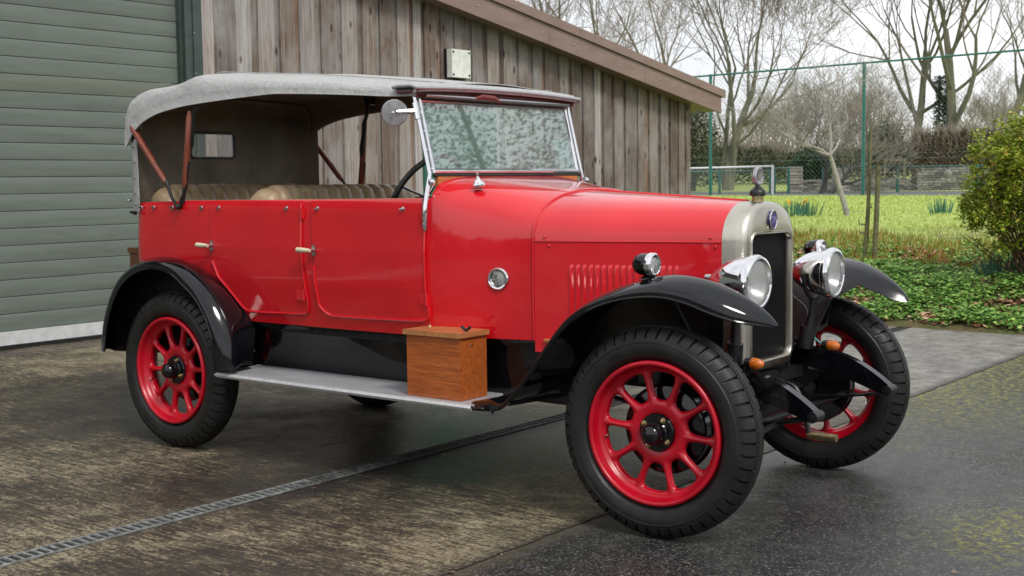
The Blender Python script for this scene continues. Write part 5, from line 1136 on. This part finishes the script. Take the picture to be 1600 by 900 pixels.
for sg in (1, -1):
    for A, C_, I, nm in (((-3.262, -.583, 1.612), (-2.975, -.592, 1.315), (-2.872, -.602, 1.195), 'a'), ((-2.775, -.585, 1.668), (-2.822, -.594, 1.285), (-2.858, -.602, 1.195), 'b')):
        kf = 1 if sg > 0 else 1.11
        A, C_, I = [Vector((v_[0], v_[1]*sg*kf, v_[2])) for v_ in (A, C_, I)]
        b = B(); b.tube([A, A.lerp(C_, .08), A.lerp(C_, .92), C_], [.009, .0165, .0165, .010], 14); bw = b.build('hood_bow', 'bow_wood', car)
        b = B(); b.tube([C_.lerp(A, .35)+Vector((.018, 0, 0)), C_+Vector((.006, 0, 0)), C_.lerp(I, .6)+Vector((-.006, 0, -.01)), I], [.006, .0085, .0085, .008], 8); b.build('bow_iron', 'satin_black', bw)
    b = B(); b.lathe([(.014, -.01), (.015, .012), (.008, .02), (.001, .022)], (-2.865, -.600*sg, 1.195), (0, -sg, 0), 12); b.tube([(-2.865, -.612*sg, 1.195), (-2.85, -.622*sg, 1.185)], .008, 8); b.build('bow_pivot', 'satin_black', car)
    b = B(); b.tube([(-2.14, -.574*sg, 1.235), (-2.14, -.572*sg, 1.66), (-2.14, -.53*sg, 1.735)], .011, 8) if 0 else b.tube([(-2.845, -.59*sg*kf, 1.21), (-2.805, -.585*sg*kf, 1.45), (-2.79, -.575*sg*kf, 1.50), (-2.76, -.575*sg*kf, 1.66), (-2.69, -.55*sg*kf, 1.76)], [.009, .011, .016, .010, .014], 8); b.build('hood_iron', 'satin_black', car)
for xb in (-2.74, -2.13, -3.22):
    st = min(FS, key=lambda s_: abs(s_[0]-xb)); b = B(); b.tube([(x, y*.985, z-.006) for x, y, z in hsec(st, .02)], .0105, 6); b.build('hood_stick', 'satin_black' if xb > -3 else 'lining', car)
b = B(); b.tube([(-2.13, 0, 1.80), (-1.7, -.1, 1.765), (-1.35, -.2, 1.72)], .006, 6); b.tube([(-2.2, .12, 1.70), (-2.2, .13, 1.78)], [.016, .006], 6); b.tube([(-2.30, .1, 1.81), (-2.1, .05, 1.80), (-1.9, .15, 1.785)], .008, 6); b.build('hood_strap', 'satin_black', car)
# peak over the windscreen
def pk(x, y, dz): f = abs(y)/.60; return (x, y, 1.726-.014*f**2.2+dz+(-.006 if x > -1.26 else 0))
b = B(); ys = [-.605+1.21*k/24 for k in range(25)]
rows = []
for x, dz in ((-1.40, .000), (-1.36, .012), (-1.30, .012), (-1.255, .008), (-1.240, .0), (-1.238, -.010), (-1.244, -.020)): rows.append([pk(x-(.02 if abs(y) > .59 else 0)*(1 if x > -1.3 else -1), y, dz-(.010 if abs(y) > .59 else 0)) for y in ys])
b.grid(rows); pe = b.build('hood_peak', 'canvas', hood, smooth=60, solid=.006)
b = B(); b.tube([pk(-1.38, -.604, -.004), pk(-1.34, -.610, 0), pk(-1.27, -.610, 0), pk(-1.246, -.60, -.004)]+[pk(-1.240, y, -.006) for y in ys[1:-1]]+[pk(-1.246, .60, -.004), pk(-1.36, .610, 0)], .009, 8); b.build('peak_edge', 'alu', pe)
b = B(); b.grid([[pk(x, y*.985, dz) for y in ys] for x, dz in ((-1.37, -.026), (-1.32, -.028), (-1.248, -.016))]); b.build('peak_underside', 'peak_wood', pe, smooth=60, solid=.008)
b = B(); b.box(-1.325, -1.285, -.565, .565, 1.664, 1.700); b.tube([(-1.27, -.22, 1.668), (-1.255, -.16, 1.682), (-1.25, -.08, 1.678), (-1.26, -.02, 1.664)], [.008, .014, .014, .008], 8); b.build('header_rail', 'peak_wood', car, bevel=.006)
b = B(); b.tube([(-1.262, -.53, 1.672), (-1.262, .53, 1.672)], .008, 8); b.build('wiper_rail', 'dull_chrome', car)

# ---- things on and behind the car
bx = thing('wooden_box', CO+CF*-1.083+CL*-.626+Vector((0, 0, .4095)), 'varnished mahogany box with lid standing on the running board', 'box', rz=HD)
hx, hy = .146, .086
o = B().box(-hx, hx, -hy, hy, 0, .258).build('case', 'mahogany', bx, smooth=30, bevel=.003)
o = B().box(-hx-.012, hx+.012, -hy-.013, hy+.006, .259, .279).build('lid', 'mahogany_lid', bx, smooth=30, bevel=.005)
b = B(); b.lathe([(.001, .012), (.006, .010), (.007, 0)], (hx-.02, -.02, .279), (0, 0, 1), 10); b.tube([(hx-.045, -.02, .299), (hx-.022, -.02, .283), (hx+.002, -.02, .299)], [.007, .006, .007], 8); b.build('wing_nut', 'satin_black', o)
b = B(); b.lathe([(.012, -.004), (.010, .004), (.006, .006), (.005, .022), (.001, .026)], (-hx+.012, .05, .281), (0, 0, 1), 10); b.build('lid_knob', 'brass', o)
b = B(); b.lathe([(.001, .003), (.006, .002), (.007, 0)], (hx, -.012, .225), (1, 0, 0), 10); b.build('lock', 'brass', o)
wk = thing('wicker_hamper', CO+CF*-3.54+Vector((0, 0, .66)), 'brown wicker hamper strapped behind the rear of the car', 'hamper', rz=HD)
b = B(); b.box(-.06, .06, -.38, .38, 0, .27); b.build('basket', 'wicker', wk, smooth=0, bevel=.02); B().box(-.065, .065, -.39, .39, .272, .30).build('lid', 'wicker', wk, smooth=0, bevel=.012)
b = B(); b.box(-3.60, -3.28, -.40, .40, .62, .655); b.build('luggage_rack', 'satin_black', car, smooth=0)
